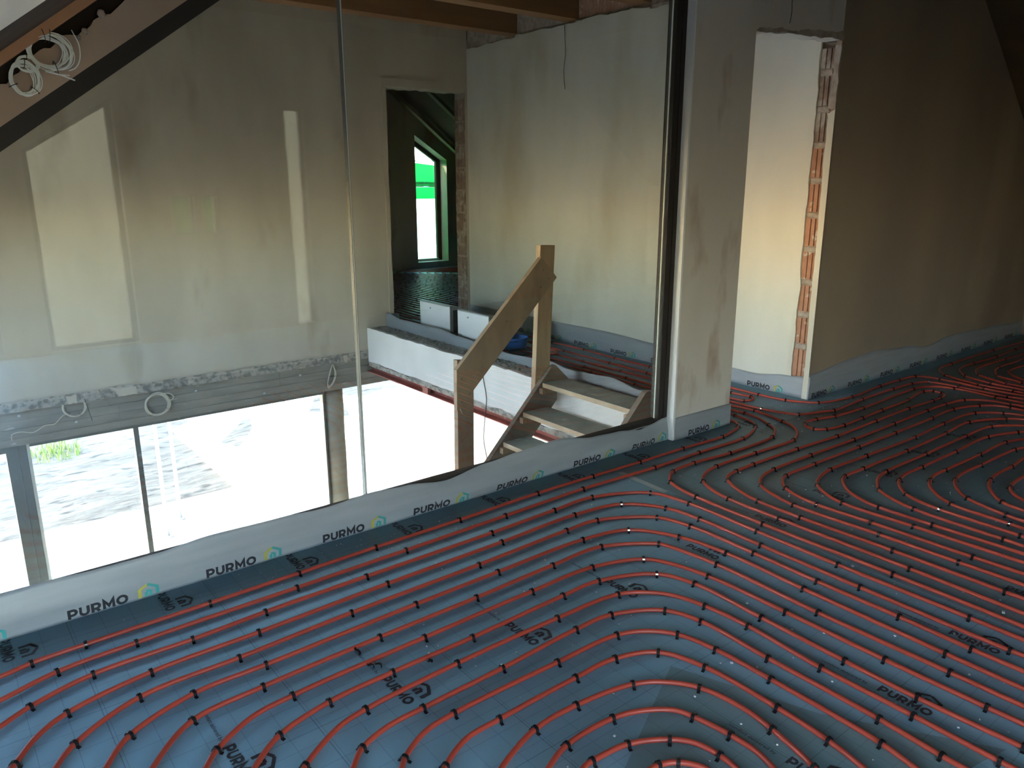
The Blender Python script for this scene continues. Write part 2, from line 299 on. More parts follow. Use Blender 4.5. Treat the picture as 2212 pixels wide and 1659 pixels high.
def crom(P, step, closed=False):
    """centripetal-ish Catmull-Rom through 2-D or 3-D points, resampled"""
    P = [Vector(p) for p in P]; out = []
    n = len(P)
    for i in range(n-1):
        p0 = P[i-1] if i > 0 else P[i]*2-P[i+1]; p1 = P[i]; p2 = P[i+1]; p3 = P[i+2] if i+2 < n else P[i+1]*2-P[i]
        t0 = 0; t1 = t0+max(1e-4, (p1-p0).length)**0.5; t2 = t1+max(1e-4, (p2-p1).length)**0.5; t3 = t2+max(1e-4, (p3-p2).length)**0.5
        k = max(1, int(math.ceil((p2-p1).length/step)))
        for j in range(k):
            t = t1+(t2-t1)*j/k
            a1 = p0*((t1-t)/(t1-t0))+p1*((t-t0)/(t1-t0)); a2 = p1*((t2-t)/(t2-t1))+p2*((t-t1)/(t2-t1)); a3 = p2*((t3-t)/(t3-t2))+p3*((t-t2)/(t3-t2))
            b1 = a1*((t2-t)/(t2-t0))+a2*((t-t0)/(t2-t0)); b2 = a2*((t3-t)/(t3-t1))+a3*((t-t1)/(t3-t1))
            out.append(b1*((t2-t)/(t2-t1))+b2*((t-t1)/(t2-t1)))
    out.append(P[-1]); return out
# ------------------------------------------------------------ ground outside
def ground():
    V = []; F = []; nx, ny = 90, 90
    for j in range(ny+1):
        for i in range(nx+1):
            x = -22 + 55*i/nx; y = -14 + 80*(j/ny)**1.15
            z = -3.12
            if y > 11.0:
                z += 0.10*noise.noise(Vector((x*0.8, y*1.3, 3))) + 0.05*noise.noise(Vector((x*2.3, y*3.1, 5))) + min(1.0, (y-11)/8)*0.12
            V.append((x, y, z))
    for j in range(ny):
        for i in range(nx):
            a = j*(nx+1)+i; F.append((a, a+1, a+nx+2, a+nx+1))
    return struct(mk('ground_outside', V, F, 'dirt', smooth=True))
ground()
struct(box('paved_strip_outside', 'paving', -8, 12, 7.95, 11.6, -3.2, -3.04))
struct(box('paved_yard_outside', 'paving', 3.6, 13, 11.6, 24, -3.2, -3.045))
rg = random.Random(3)
g = MB()
for k in range(260):
    a = rg.uniform(0, 2*pi); rr = rg.random()**0.7; x = 1.55+0.5*rr*cos(a); y = 15.2+0.55*rr*sin(a); h = rg.uniform(0.08, 0.22); b = rg.uniform(0, pi); l = rg.uniform(-.1, .1)
    g.add([(x-0.012*cos(b), y-0.012*sin(b), -3.1), (x+0.012*cos(b), y+0.012*sin(b), -3.1), (x+l, y+l*0.6, -3.05+h)], [(0, 1, 2)])
tag(g.done('grass_patch', 'grass'), 'light green grass patch growing on the soil outside the window', 'grass', kind='stuff')
for i, (x, y, lab) in enumerate(((2.25, 10.4, 'thin scaffold pole standing outside behind the wide window pane'), (2.55, 10.9, 'pale scaffold pole just right of the thinner one outside the wide pane'))):
    p = empty('scaffold_pole', (x, y, -3.04)); tag(p, lab, 'scaffold pole', 'scaffold poles outside the window')
    MB().cyl(0, 0, 0, 4.2, 0.024).done('tube', 'galv', p, True)
    MB().cyl(0, 0, 0, 0.02, 0.07).box(-.06, .06, -.06, .06, 0, .008).done('base_plate', 'galv', p)
    MB().box(-.035, .035, -.04, .04, 1.95, 2.03).cyl(.05, 0, 1.94, 2.04, .03, 10).done('coupler', 'galv', p)

# ------------------------------------------------------------ ground floor shell
struct(box('floor_ground', 'screed', -1.8, 9.6, -2.4, 7.95, -3.1, -2.95))
struct(MB().box(-1.8, -1.6, -2.4, 3.4, -3.0, 0.45).box(-1.8, -1.6, 7.2, 7.7, -3.0, 0.45).box(-1.8, -1.6, 3.4, 7.2, -3.0, -2.8).box(-1.8, -1.6, 3.4, 7.2, -1.3, 0.45).box(-1.8, -1.6, 6.6, 7.2, -2.8, -1.3).done('wall_ground_west', 'plaster'))
w10 = struct(empty('added_window_10', (-1.7, 3.4, -2.8)))  # west window added out of view to light the stairwell
for (a, b, c, d, nm, mt) in ((0, .07, 0, 1.5, 'window_jamb', 'anthracite'), (3.13, 3.2, 0, 1.5, 'window_jamb', 'anthracite'), (.07, 3.13, 0, .07, 'window_sill', 'anthracite'), (.07, 3.13, 1.43, 1.5, 'window_head', 'anthracite')):
    MB().box(-.04, .04, a, b, c, d).done(nm, mt, w10)
for a, b in ((.07, 3.13),): MB().box(-.003, .003, a, b, .07, 1.43).done('glass_pane', 'glass_win', w10)
struct(box('wall_ground_east', 'plaster_pale', 9.4, 9.6, -2.4, 12.95, -3.0, 1.6))
struct(box('wall_ground_south', 'plaster', -1.6, 9.4, -2.4, -2.2, -3.0, 0.02))

# concrete beam with board marks, under the back wall
be = MB(); 
be.box(-1.6, 9.4, 7.60, 7.95, -0.60, -0.29)
beam = struct(be.done('beam_concrete', 'concrete'))
bm_ = MB()
for z in (-0.375, -0.455, -0.535): bm_.box(-1.6, 9.4, 7.596, 7.60, z-0.0025, z+0.0025)
for x, z0, z1 in ((1.36, -0.60, -0.40), (2.9, -0.45, -0.29), (0.2, -0.535, -0.29)): bm_.box(x-0.003, x+0.003, 7.594, 7.60, z0, z1)
bm_.done('board_mark', 'concrete', beam)
rr_ = random.Random(5)
hm = MB()
for x, z in ((0.58, -0.335), (2.05, -0.36), (3.12, -0.37), (2.72, -0.50), (1.0, -0.47)):
    hm.tube([(x, 7.585, z), (x, 7.602, z)], 0.012, 8)
hm.done('formwork_hole_plug', 'sealant', beam)

# round column behind the beam
col = MB(); P = []
for k in range(13): P.append((3.555, 7.80, -2.95 + 2.35*k/12))
struct(MB().tube(P, [0.125+0.002*((k*7) % 3-1) for k in range(13)], 28).done('column_round', 'column', smooth=True))

# big windows under the beam
def gwin(name, x0, x1, z0=-2.90, z1=-0.60, y=7.72):
    wn = struct(empty(name, ((x0+x1)/2, y, z0)))
    cx = (x0+x1)/2
    def rb(nm, mt, a, b, c, d, e, f): return box(nm, mt, a-cx, b-cx, c-y, d-y, e-z0, f-z0, wn)
    return wn, rb
w1, rb = gwin('window_1', 0.44, 3.43)
rb('window_head', 'anthracite', 0.63, 3.43, 7.70, 7.78, -0.655, -0.60)
rb('window_sill', 'anthracite', 0.63, 3.43, 7.70, 7.78, -2.90, -2.83)
rb('corner_post', 'anthracite', 0.447, 0.535, 7.70, 7.80, -2.9, -0.60)
rb('corner_post', 'anthracite', 0.541, 0.600, 7.705, 7.80, -2.9, -0.60)
rb('glazing_bead', 'gasket', 0.604, 0.630, 7.715, 7.80, -2.9, -0.63)
rb('mullion', 'anthracite', 1.476, 1.521, 7.70, 7.78, -2.83, -0.655)
rb('window_jamb', 'anthracite', 3.405, 3.425, 7.70, 7.78, -2.83, -0.655)
rb('glass_pane', 'glass_win', 0.63, 1.476, 7.735, 7.741, -2.83, -0.655)
rb('glass_pane', 'glass_win', 1.521, 3.405, 7.735, 7.741, -2.83, -0.655)
w2, rb = gwin('window_2', -1.6, 0.447)
rb('window_head', 'anthracite', -1.6, 0.447, 7.70, 7.80, -0.68, -0.60)
rb('window_sill', 'anthracite', -1.6, 0.447, 7.70, 7.80, -2.9, -2.8)
rb('window_jamb', 'anthracite', -1.6, -1.52, 7.70, 7.80, -2.8, -0.68)
rb('glass_pane', 'glass_win', -1.52, 0.447, 7.745, 7.751, -2.8, -0.68)
w3, rb = gwin('window_3', 3.69, 9.4)
rb('window_head', 'anthracite', 3.69, 9.4, 7.80, 7.86, -0.63, -0.60)
rb('window_sill', 'anthracite', 3.69, 9.4, 7.80, 7.86, -2.9, -2.84)
rb('window_jamb', 'anthracite', 9.34, 9.4, 7.80, 7.86, -2.84, -0.63)
rb('glass_pane', 'glass_win', 3.69, 9.34, 7.83, 7.836, -2.84, -0.63)

# ------------------------------------------------------------ upper floor slabs
fl = struct(mk('floor', [(-1.6,-2.2,0),(9.4,-2.2,0),(9.4,3.12,0),(-1.6,3.12,0),(9.4,3.12,0),(9.4,12.7,0),(4.10,12.7,0),(4.10,3.12,0),
     (-1.6,-2.2,-0.3),(9.4,-2.2,-0.3),(9.4,3.16,-0.3),(-1.6,3.16,-0.3),(-1.6,3.16,0),(4.1,3.16,0)],
     [(0,1,2,3),(7,4,5,6),(8,11,10,9)], 'foil'))
struct(box('slab_edge_middle', 'plaster_white', -1.6, 3.9, 3.12, 3.17, -0.33, -0.002))
struct(box('slab_landing', 'concrete', 3.93, 9.4, 3.17, 12.7, -0.33, -0.004))

# landing edge: white plastered face, crumbly top, ragged foot
le = MB(); rn = random.Random(11)
top = jag((3.17, 0.052), (7.52, 0.058), 60, 0.006, rn); bot = jag((7.52, -0.325), (3.17, -0.325), 60, 0.008, rn)
struct(le.prism(top+bot, 3.895, 3.93, 'x').done('landing_edge_face', 'plaster_white'))
V = []; F = []; nu, nv = 140, 8
for i in range(nu+1):
    for j in range(nv+1):
        y = 3.17+4.35*i/nu; x = 3.902+0.215*j/nv
        z = 0.055+0.012*noise.noise(Vector((x*30, y*30, 0)))+0.006*noise.noise(Vector((x*80, y*80, 4)))
        if j == 0: z -= 0.012; x += 0.006*noise.noise(Vector((0, y*22, 2)))
        V.append((x, y, z))
for i in range(nu):
    for j in range(nv):
        a = i*(nv+1)+j; F.append((a, a+1, a+nv+2, a+nv+1))
k = len(V)
V += [(3.93, 3.17, -.02), (4.115, 3.17, -.02), (4.115, 7.52, -.02), (3.93, 7.52, -.02)]; F.append((k, k+3, k+2, k+1))
struct(mk('landing_edge_top', V, F, 'lip'))
V = []; F = []
for i in range(nu+1):
    y = 3.17+4.35*i/nu; a = 0.012*noise.noise(Vector((1, y*14, 7)))
    V += [(3.889+0.004*noise.noise(Vector((2, y*40, 1))), y, -0.318+a+0.02*noise.noise(Vector((5, y*5, 1)))), (3.90, y, -0.372), (3.96, y, -0.372)]
for i in range(nu):
    a = 3*i; F += [(a, a+3, a+4, a+1), (a+1, a+4, a+5, a+2)]
struct(mk('landing_edge_foot', V, F, 'rough'))
# red steel beam under the landing
rbm = tag(empty('steel_beam', (3.98, 5.4, -0.45)), 'red oxide painted steel beam under the white landing edge', 'steel beam')
box('web', 'red_oxide', 0.0, 0.014, -2.2, 2.22, 0.008, 0.072, rbm)
box('bottom_flange', 'red_oxide', -0.07, 0.08, -2.2, 2.22, 0.0, 0.009, rbm)
box('top_flange', 'red_oxide', -0.065, 0.075, -2.2, 2.22, 0.071, 0.079, rbm)
box('splice_plate', 'red_oxide', -0.073, -0.04, 0.92, 1.02, 0.009, 0.071, rbm)

# ------------------------------------------------------------ back wall of the stairwell (north)
wb = MB()
rn = random.Random(21)
wb.box(-1.6, 4.235, 7.52, 7.72, -0.20, 3.30)
wb.box(5.255, 5.285, 7.52, 7.72, 0, 2.58)
hd = jag((4.235, 2.565), (5.255, 2.575), 22, 0.008, rn)
wb.prism(hd+[(5.285, 2.575), (5.285, 3.3), (4.235, 3.3)], 7.52, 7.72)
wall_n = struct(wb.done('wall_north', 'plaster'))
# rough foot of plaster and bare concrete edge
V = []; F = []; n_ = 240
for i in range(n_+1):
    x = -1.6+5.8*i/n_; a = 0.010*noise.noise(Vector((x*4, 0, 1)))+0.006*noise.noise(Vector((x*20, 0, 3)))
    zt = -0.190+a
    for j, (yy, zz) in enumerate(((7.515, zt), (7.519, zt-0.012), (7.532, -0.225), (7.530, -0.255), (7.531, -0.285), (7.62, -0.292))):
        V.append((x, yy+(0.004*noise.noise(Vector((x*45, j*3.1, 2))) if 0 < j < 5 else 0), zz + (0.004*noise.noise(Vector((x*30, j*2.0, 9))) if 1 < j < 5 else 0)))
for i in range(n_):
    for j in range(5):
        a = i*6+j; F.append((a, a+1, a+7, a+6))
mk('rough_concrete_edge', V, F, 'rough', wall_n)
for x, wd in ((0.98, 0.085), (1.42, 0.19), (3.62, 0.05)):
    q = MB(); rn2 = random.Random(int(x*10))
    P = [(x-wd/2, -0.20), (x+wd/2, -0.20)] + jag((x+wd/2, -0.288), (x-wd/2*0.6, -0.285), 6, 0.012, rn2)
    q.prism(P, 7.524, 7.532); q.done('plaster_patch', 'plaster', wall_n)
# plaster rim round the door opening
rim = MB()
L = jag((4.185, 0.18), (4.19, 2.65), 40, 0.004, rn); Rr = jag((4.24, 2.57), (4.235, 0.0), 40, 0.004, rn)
rim.prism(L+Rr, 7.508, 7.522); rim.done('plaster_rim', 'plaster', wall_n)
rim = MB(); rim.prism(jag((4.19, 2.655), (5.24, 2.66), 30, 0.004, rn)+jag((5.25, 2.60), (4.235, 2.572), 30, 0.007, rn), 7.508, 7.524); rim.done('plaster_rim', 'plaster', wall_n)
# clay blocks of the bare door jamb (their faces look west)
def clay_block(y0, y1, z0, z1, x, depth, mt, parent, ribs=3, name='brick', face='x'):
    """hollow block: face with vertical grooves"""
    P = [(y0, 0)]; wr = (y1-y0)/ribs; gd = 0.012
    for k in range(ribs):
        a = y0+wr*k; P += [(a+wr*0.02, 0), (a+wr*0.78, 0), (a+wr*0.80, gd), (a+wr*0.98, gd)] if k < ribs-1 else [(a+wr*0.02, 0), (a+wr, 0)]
    P += [(y1, depth), (y0, depth)]
    m_ = MB(); n = len(P)
    if face == 'x': V = [(x+p[1], p[0], z0) for p in P]+[(x+p[1], p[0], z1) for p in P]
    else: V = [(p[0], x+p[1], z0) for p in P]+[(p[0], x+p[1], z1) for p in P]
    m_.add(V, [tuple(range(n)), tuple(range(2*n-1, n-1, -1))]+[(i, (i+1) % n, (i+1) % n+n, i+n) for i in range(n)])
    return m_.done(name, mt, parent)
z = 0.0
while z < 2.5:
    clay_block(7.53, 7.72, z+0.008, min(2.565, z+0.24), 5.242+rn.uniform(0, .005), 0.03, 'brick_dusty', wall_n, 3); z += 0.252
box('mortar_bed', 'mortar', 5.250, 5.262, 7.525, 7.72, 0, 2.565, wall_n)

# ------------------------------------------------------------ landing wall (east), slightly out of square
def xe(y): return 5.245 + (y-3.17)*0.0085
we = MB(); rn = random.Random(31)
tp = jag((3.19, 3.00), (4.81, 3.005), 24, 0.010, rn)+jag((4.81, 3.02), (5.71, 3.055), 18, 0.010, rn)[0:-1]+[(5.71, 3.05)]+jag((5.73, 3.035), (6.63, 3.055), 18, 0.008, rn)+jag((6.65, 3.03), (7.52, 3.03), 16, 0.010, rn)
P = [(3.19, 0.0)]+tp+[(7.52, 0.0)]; n = len(P)
V = [(xe(p[0]), p[0], p[1]) for p in P]+[(xe(p[0])+0.02, p[0], p[1]) for p in P]
we.add(V, [tuple(range(n)), tuple(range(2*n-1, n-1, -1))]+[(i, i+n, (i+1) % n+n, (i+1) % n) for i in range(n)])
wall_e = struct(we.done('wall_east', 'plaster_pale'))
box('mortar_bed', 'mortar', 5.295, 5.45, 3.17, 7.52, 0, 3.3, wall_e)
JY = (4.82, 5.715, 6.634)
segs = [(3.2, 3.74), (3.98, 4.81), (4.99, 5.705), (5.885, 6.625), (6.805, 7.51)]
for a, b in segs:
    z = 2.86
    for zz in (2.86, 3.07):
        nb = max(1, round((b-a)/0.36)); d = (b-a)/nb
        for k in range(nb):
            clay_block(a+d*k+0.004, a+d*(k+1)-0.004, zz, zz+0.20, xe(a)+0.032, 0.03, 'brick', wall_e, 8)
# mortar smears along the top of the plaster
for (a, b) in segs:
    V = []; F = []; nn = 40
    for i in range(nn+1):
        y = a+(b-a)*i/nn; h = 0.035+0.02*noise.noise(Vector((0, y*9, 5)))
        V += [(xe(y)+0.012, y, 2.98), (xe(y)+0.014+0.004*noise.noise(Vector((y*30, 0, 0))), y, 3.02+h*0.4), (xe(y)+0.034, y, 3.035+h)]
    for i in range(nn):
        k = 3*i; F += [(k, k+3, k+4, k+1), (k+1, k+4, k+5, k+2)]
    mk('mortar_smear', V, F, 'mortar', wall_e)

# ------------------------------------------------------------ middle wall: pillar, doorway, dark wall
def roofz(x): return 8.575-0.75*x
wm = MB(); rn = random.Random(41)
wm.box(3.70, 4.262, 3.03, 3.17, 0, 3.3)
pil = struct(wm.done('wall_middle', 'plaster_pillar'))
hd = MB(); rn = random.Random(43)
lo_ = jag((4.262, 2.485), (5.235, 2.53), 26, 0.009, rn)
hd.prism(lo_+[(5.235, 3.3), (4.262, 3.3)], 3.03, 3.17)
hdo = hd.done('door_header', 'plaster_pillar', pil)
rg_ = MB(); rg_.prism(jag((4.29, 2.50), (5.24, 2.575), 30, 0.007, rn)+jag((5.235, 2.525), (4.262, 2.48), 30, 0.007, rn), 3.020, 3.032)
rg_.done('broken_plaster_rim', 'mortar', pil)
cr = MB(); cr.tube(crom([(4.62, 3.0285, 2.75), (4.605, 3.0285, 2.69), (4.612, 3.0285, 2.63), (4.60, 3.0285, 2.56)], .03), 0.0022, 5); cr.done('plaster_crack', 'dark', pil)
dk = MB(); P = [(5.233, 0), (9.4, 0), (9.4, roofz(9.4)+0.05), (7.0, 3.3), (5.233, 3.3)]
dk.prism(P, 3.03, 3.068); dk.prism([(5.285, 0)]+P[1:4]+[(5.285, 3.3)], 3.068, 3.20); dk.box(5.233, 5.286, 3.068, 3.17, 2.53, 3.3)
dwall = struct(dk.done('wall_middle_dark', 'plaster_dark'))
# jamb face of the doorway: pale plaster bead, bare blocks, mortar
jm = MB(); P = [(3.03, 0.0), (3.03, 2.08)]+jag((3.035, 2.08), (3.085, 2.06), 3, 0.006, rn)+jag((3.080, 2.04), (3.072, 0.17), 40, 0.0035, rn)+[(3.075, 0)]
jm.prism(P, 5.228, 5.240, 'x'); jm.done('corner_bead_plaster', 'plaster_pale', dwall)
jm = MB(); P = jag((3.03, 2.09), (3.03, 2.50), 10, 0.006, rn)+jag((3.07, 2.50), (3.085, 2.09), 10, 0.008, rn); jm.prism(P, 5.226, 5.240, 'x'); jm.done('broken_plaster_lump', 'mortar', dwall)
z = 0.16; k = 0
while z < 2.42:
    h = 0.225; clay_block(3.076, 3.188, z, min(z+h, 2.49), 5.250+rn.uniform(0, .006), 0.03, 'brick' if z < 1.75 else 'brick_dusty', dwall, 3)
    V = []; F = []; nn = 8                          # lumps of mortar between the blocks
    for i in range(nn+1):
        y = 3.075+0.113*i/nn
        for j in range(5):
            zz = z+h-0.02+0.055*j/4
            V.append((5.2465+(0 if 0 < j < 4 and 0 < i < nn else .012)+0.004*noise.noise(Vector((y*60, zz*60, k))), y, zz))
    for i in range(nn):
        for j in range(4):
            a = i*5+j; F.append((a, a+5, a+6, a+1))
    mk('mortar_lump', V, F, 'mortar', dwall); z += h+0.018; k += 1
jm = MB(); P = jag((3.183, 0.155), (3.187, 2.49), 60, 0.005, rn)+[(3.21, 2.5), (3.21, 0.15)]; jm.prism(P, 5.240, 5.250, 'x'); jm.done('ragged_plaster_edge', 'plaster_pale', wall_e)

# ------------------------------------------------------------ glass partition with black frame
def diag(x): return 1.698+0.724*(x-0.308)
gp = struct(empty('window_4', (1.5, 3.10, 0)))
def gb(nm, mt, P, a, b): 
    return MB().prism([(p[0]-1.5, p[1]) for p in P], a-3.10, b-3.10).done(nm, mt, gp)
gb('frame_jamb', 'black', [(3.608, 0.0), (3.652, 0.0), (3.652, 3.3), (3.608, 3.3)], 3.090, 3.155)
gb('frame_jamb', 'black', [(3.653, 0.0), (3.686, 0.0), (3.686, 3.3), (3.653, 3.3)], 3.084, 3.155)
gb('edge_reflection_bar', 'edge_reflection', [(3.601, 0.14), (3.608, 0.14), (3.608, 3.3), (3.601, 3.3)], 3.117, 3.123)  # pale bar standing in for the light reflection along the glass edge
gb('frame_reveal_trim', 'reveal', [(3.686, 0.0), (3.70, 0.0), (3.70, 3.3), (3.686, 3.3)], 3.03, 3.155)
gb('frame_sill', 'black', [(-1.6, 0), (3.608, 0), (3.608, 0.118), (-1.6, 0.118)], 3.088, 3.155)
gb('frame_sill_cap', 'black', [(-1.6, 0.121), (3.608, 0.121), (3.608, 0.146), (-1.6, 0.146)], 3.095, 3.150)
gb('sill_gasket', 'gasket', [(-1.6, 0.118), (3.608, 0.118), (3.608, 0.1215), (-1.6, 0.1215)], 3.089, 3.150)
gb('frame_slope', 'black', [(-1.6, diag(-1.6)), (2.35, diag(2.35)), (2.35, diag(2.35)+0.078), (-1.6, diag(-1.6)+0.078)], 3.078, 3.15)
xt = 2.35; zt = diag(xt)
xl = 0.308-(1.698-0.146)/0.724
for yy in (3.106, 3.124):
    gb('glass_pane', 'glass', [(xl, 0.146), (1.556, 0.146), (1.556, diag(1.556)), ], yy, yy+0.005)
    gb('glass_pane', 'glass', [(1.566, 0.146), (3.600, 0.146), (3.600, 3.28), (2.45, 3.28), (1.566, diag(1.566))], yy, yy+0.005)
gb('glass_joint', 'seal', [(1.5565, 0.146), (1.5655, 0.146), (1.5655, diag(1.56)), (1.5565, diag(1.56))], 3.104, 3.131)
gb('joint_spacer', 'gasket', [(1.5585, 0.146), (1.5625, 0.146), (1.5625, diag(1.56)), (1.5585, diag(1.56))], 3.1015, 3.1045)
# plastered gable strip above the sloping frame
rn = random.Random(51)
def ceilz(x): return 1.700+0.759*x
gs = MB(); P = [(-1.6, diag(-1.6)+0.07), (2.35, diag(2.35)+0.07), (2.35, ceilz(2.35)+0.03)]
q = jag((1.3, 2.66), (0.72, 2.185), 14, 0.008, rn)+jag((0.70, 2.170), (0.553, 2.073), 9, 0.009, rn)[1:]+jag((0.55, 2.071), (0.424, 1.995), 8, 0.008, rn)[1:]+jag((0.42, 1.99), (0.336, 1.905), 7, 0.008, rn)[1:]+jag((0.336, 1.905), (-1.6, 0.43), 60, 0.008, rn)[1:]
gs.prism(P+q, 3.055, 3.14)
struct(gs.done('wall_middle_gable', 'plaster_brown'))
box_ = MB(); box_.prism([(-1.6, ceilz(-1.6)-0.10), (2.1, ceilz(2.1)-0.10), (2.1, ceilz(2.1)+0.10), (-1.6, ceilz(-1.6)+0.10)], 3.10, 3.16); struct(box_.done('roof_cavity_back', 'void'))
lm = MB()
for x, z, r_ in ((0.598, 2.088, .011), (0.578, 2.066, .008), (0.655, 2.148, .013)):
    b0 = len(lm.V)
    for i in range(6):
        for j in range(10):
            th = pi*i/5; ph = 2*pi*j/10; rr = r_*(1+0.35*noise.noise(Vector((x*9+i, z*9+j, 1))))
            lm.V.append((x+rr*sin(th)*cos(ph), 3.05+0.5*rr*sin(th)*sin(ph), z+rr*cos(th)))
    for i in range(5):
        for j in range(10): lm.F.append((b0+i*10+j, b0+i*10+(j+1) % 10, b0+(i+1)*10+(j+1) % 10, b0+(i+1)*10+j))
tag(lm.done('foam_blob', 'mortar', None, True), 'grey lumps of dried foam in the gap above the plastered gable strip', 'foam', kind='stuff')

# ------------------------------------------------------------ roof, ceilings
def slope_slab(name, mt, x0, x1, f, y0, y1, t0, t1):
    return struct(MB().prism([(x0, f(x0)+t0), (x1, f(x1)+t0), (x1, f(x1)+t1), (x0, f(x0)+t1)], y0, y1).done(name, mt))
SKX0, SKX1, SKY0, SKY1 = -1.55, -1.10, -1.8, 1.8       # unseen roof window added in the west slope to light the near room
VY0, VY1, VX1 = 4.2, 5.8, -0.35                         # long roof window added over the stairwell, out of frame, to light it
def holed(name, mt, x0, x1, y0, y1, t0, t1, two=True):
    m_ = MB(); f = ceilz
    def pc(a, b, c, d):
        if b > a and d > c: m_.prism([(a, f(a)+t0), (b, f(b)+t0), (b, f(b)+t1), (a, f(a)+t1)], c, d)
    pc(x0, SKX0, y0, y1); pc(VX1, x1, y0, y1); pc(SKX0, VX1, y0, SKY0); pc(SKX1, VX1, SKY0, SKY1)
    if two: pc(SKX0, VX1, SKY1, VY0); pc(SKX0, VX1, VY1, y1)
    else: pc(SKX0, VX1, SKY1, y1)
    return struct(m_.done(name, mt))
holed('roof_west', 'roofwood', -2.2, 2.2, -2.6, 7.9, 0.045, 0.30)
holed('ceiling_slope_west', 'board', -1.6, 2.1, -2.2, 1.655, 0.004, 0.045, False)
rw = struct(empty('added_window_9', (SKX0, SKY0, ceilz(SKX0)+0.3)))  # frames and glass for the added roof windows
def rwb(nm, mt, a, b, c, d, t0, t1):
    return MB().prism([(a-SKX0, 0.759*(a-SKX0)+t0-.3), (b-SKX0, 0.759*(b-SKX0)+t0-.3), (b-SKX0, 0.759*(b-SKX0)+t1-.3), (a-SKX0, 0.759*(a-SKX0)+t1-.3)], c-SKY0, d-SKY0).done(nm, mt, rw)
rwb('window_jamb', 'anthracite', SKX0, SKX1, SKY0, SKY0+.05, 0.24, 0.33); rwb('window_jamb', 'anthracite', SKX0, SKX1, SKY1-.05, SKY1, 0.24, 0.33)
rwb('window_sill', 'anthracite', SKX0, SKX0+.05, SKY0+.05, SKY1-.05, 0.24, 0.33); rwb('window_head', 'anthracite', SKX1-.05, SKX1, SKY0+.05, SKY1-.05, 0.24, 0.33)
rwb('glass_pane', 'glass_win', SKX0+.05, SKX1-.05, SKY0+.05, SKY1-.05, 0.29, 0.296)
rwb('window_jamb', 'anthracite', SKX0, VX1, VY0, VY0+.05, 0.24, 0.33); rwb('window_jamb', 'anthracite', SKX0, VX1, VY1-.05, VY1, 0.24, 0.33)
rwb('glass_pane', 'glass_win', SKX0+.05, VX1-.05, VY0+.05, VY1-.05, 0.29, 0.296)
slope_slab('roof_east', 'roofwood', 6.9, 10.0, roofz, -2.6, 13.1, 0.0, 0.30)
struct(box('ceiling', 'roofwood', 1.9, 7.3, -2.6, 13.1, 3.30, 3.42))
struct(box('wall_west', 'board', -1.8, -1.6, -2.4, 7.7, 0.0, 0.52))
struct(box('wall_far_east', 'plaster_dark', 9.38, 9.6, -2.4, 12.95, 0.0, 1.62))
# timber along the slope beside the gable strip
def sl(name, mt, y0, y1, d0, d1, lab, x0=-1.5, x1=2.1):
    o = MB().prism([(x0, ceilz(x0)+d0), (x1, ceilz(x1)+d0), (x1, ceilz(x1)+d1), (x0, ceilz(x0)+d1)], y0, y1).done(name, mt)
    return tag(o, lab, 'batten')
sl('timber_batten', 'batten', 2.975, 3.045, -0.004, 0.042, 'orange brown timber batten under the roof slope carrying the cable coils')
sl('thin_batten', 'batten_dark', 2.90, 2.972, 0.034, 0.044, 'thin dark timber lath beside the orange batten at the roof slope')
slope_slab('rafter_boarding', 'batten_dark', -1.6, 2.1, ceilz, 1.66, 2.895, 0.030, 0.044)
# timber ceiling joists over the stairwell
for i, (y, lab) in enumerate(zip((3.78,)+JY, ('nearest', 'second', 'middle', 'farthest'))):
    t_ = {'nearest': 'timber ceiling joist over the stairwell nearest the glass, only its end in sight', 'second': 'timber ceiling joist whose end meets the landing wall just left of the black glass frame',
          'middle': 'timber ceiling joist between the farthest joist and the one by the black frame', 'farthest': 'timber ceiling joist nearest the doorway of the back wall'}[lab]
    tag(box('ceiling_joist', 'joist', 1.9, 5.30, y, y+0.17, 3.062, 3.30), t_, 'ceiling joist', 'timber joists over the stairwell')
    tag_ = None

# ------------------------------------------------------------ wall behind the camera with windows added for light and reflections
ws = MB()
def wz(x): return min(1.745+0.759*x, 3.4) if x < 4 else min(3.4, roofz(x)+0.05)
def wpan(x0, x1, z0, z1):
    f0 = z1(x0) if callable(z1) else z1; f1 = z1(x1) if callable(z1) else z1
    g0 = z0(x0) if callable(z0) else z0; g1 = z0(x1) if callable(z0) else z0
    ws.prism([(x0, g0), (x1, g1), (x1, f1), (x0, f0)], -2.4, -2.2)
wt = lambda x: 1.58+0.74*x      # window tops follow the roof
wt2 = lambda x: 1.27+0.62*x
wpan(-1.6, -1.5, 0, wz); wpan(-1.5, 0.62, wt, wz); wpan(-1.5, 0.62, 0, 0.04); wpan(0.62, 1.0, 0, wz)
wpan(1.0, 1.80, wt2, wz); wpan(1.80, 2.18, 0, wz); wpan(2.18, 2.25, 0, 3.4); wpan(2.25, 2.47, 0, 1.08); wpan(2.25, 2.47, 1.47, 3.4); wpan(2.47, 2.56, 0, 3.4); wpan(2.56, 2.71, 0, 1.08); wpan(2.56, 2.71, 1.47, 3.4); wpan(2.71, 3.50, 0, 3.4); wpan(3.50, 3.72, 2.38, 3.4); wpan(3.72, 6.85, 0, 3.4); wpan(6.85, 9.4, 0, wz)
wall_s = struct(ws.done('wall_south', 'plaster_dark'))
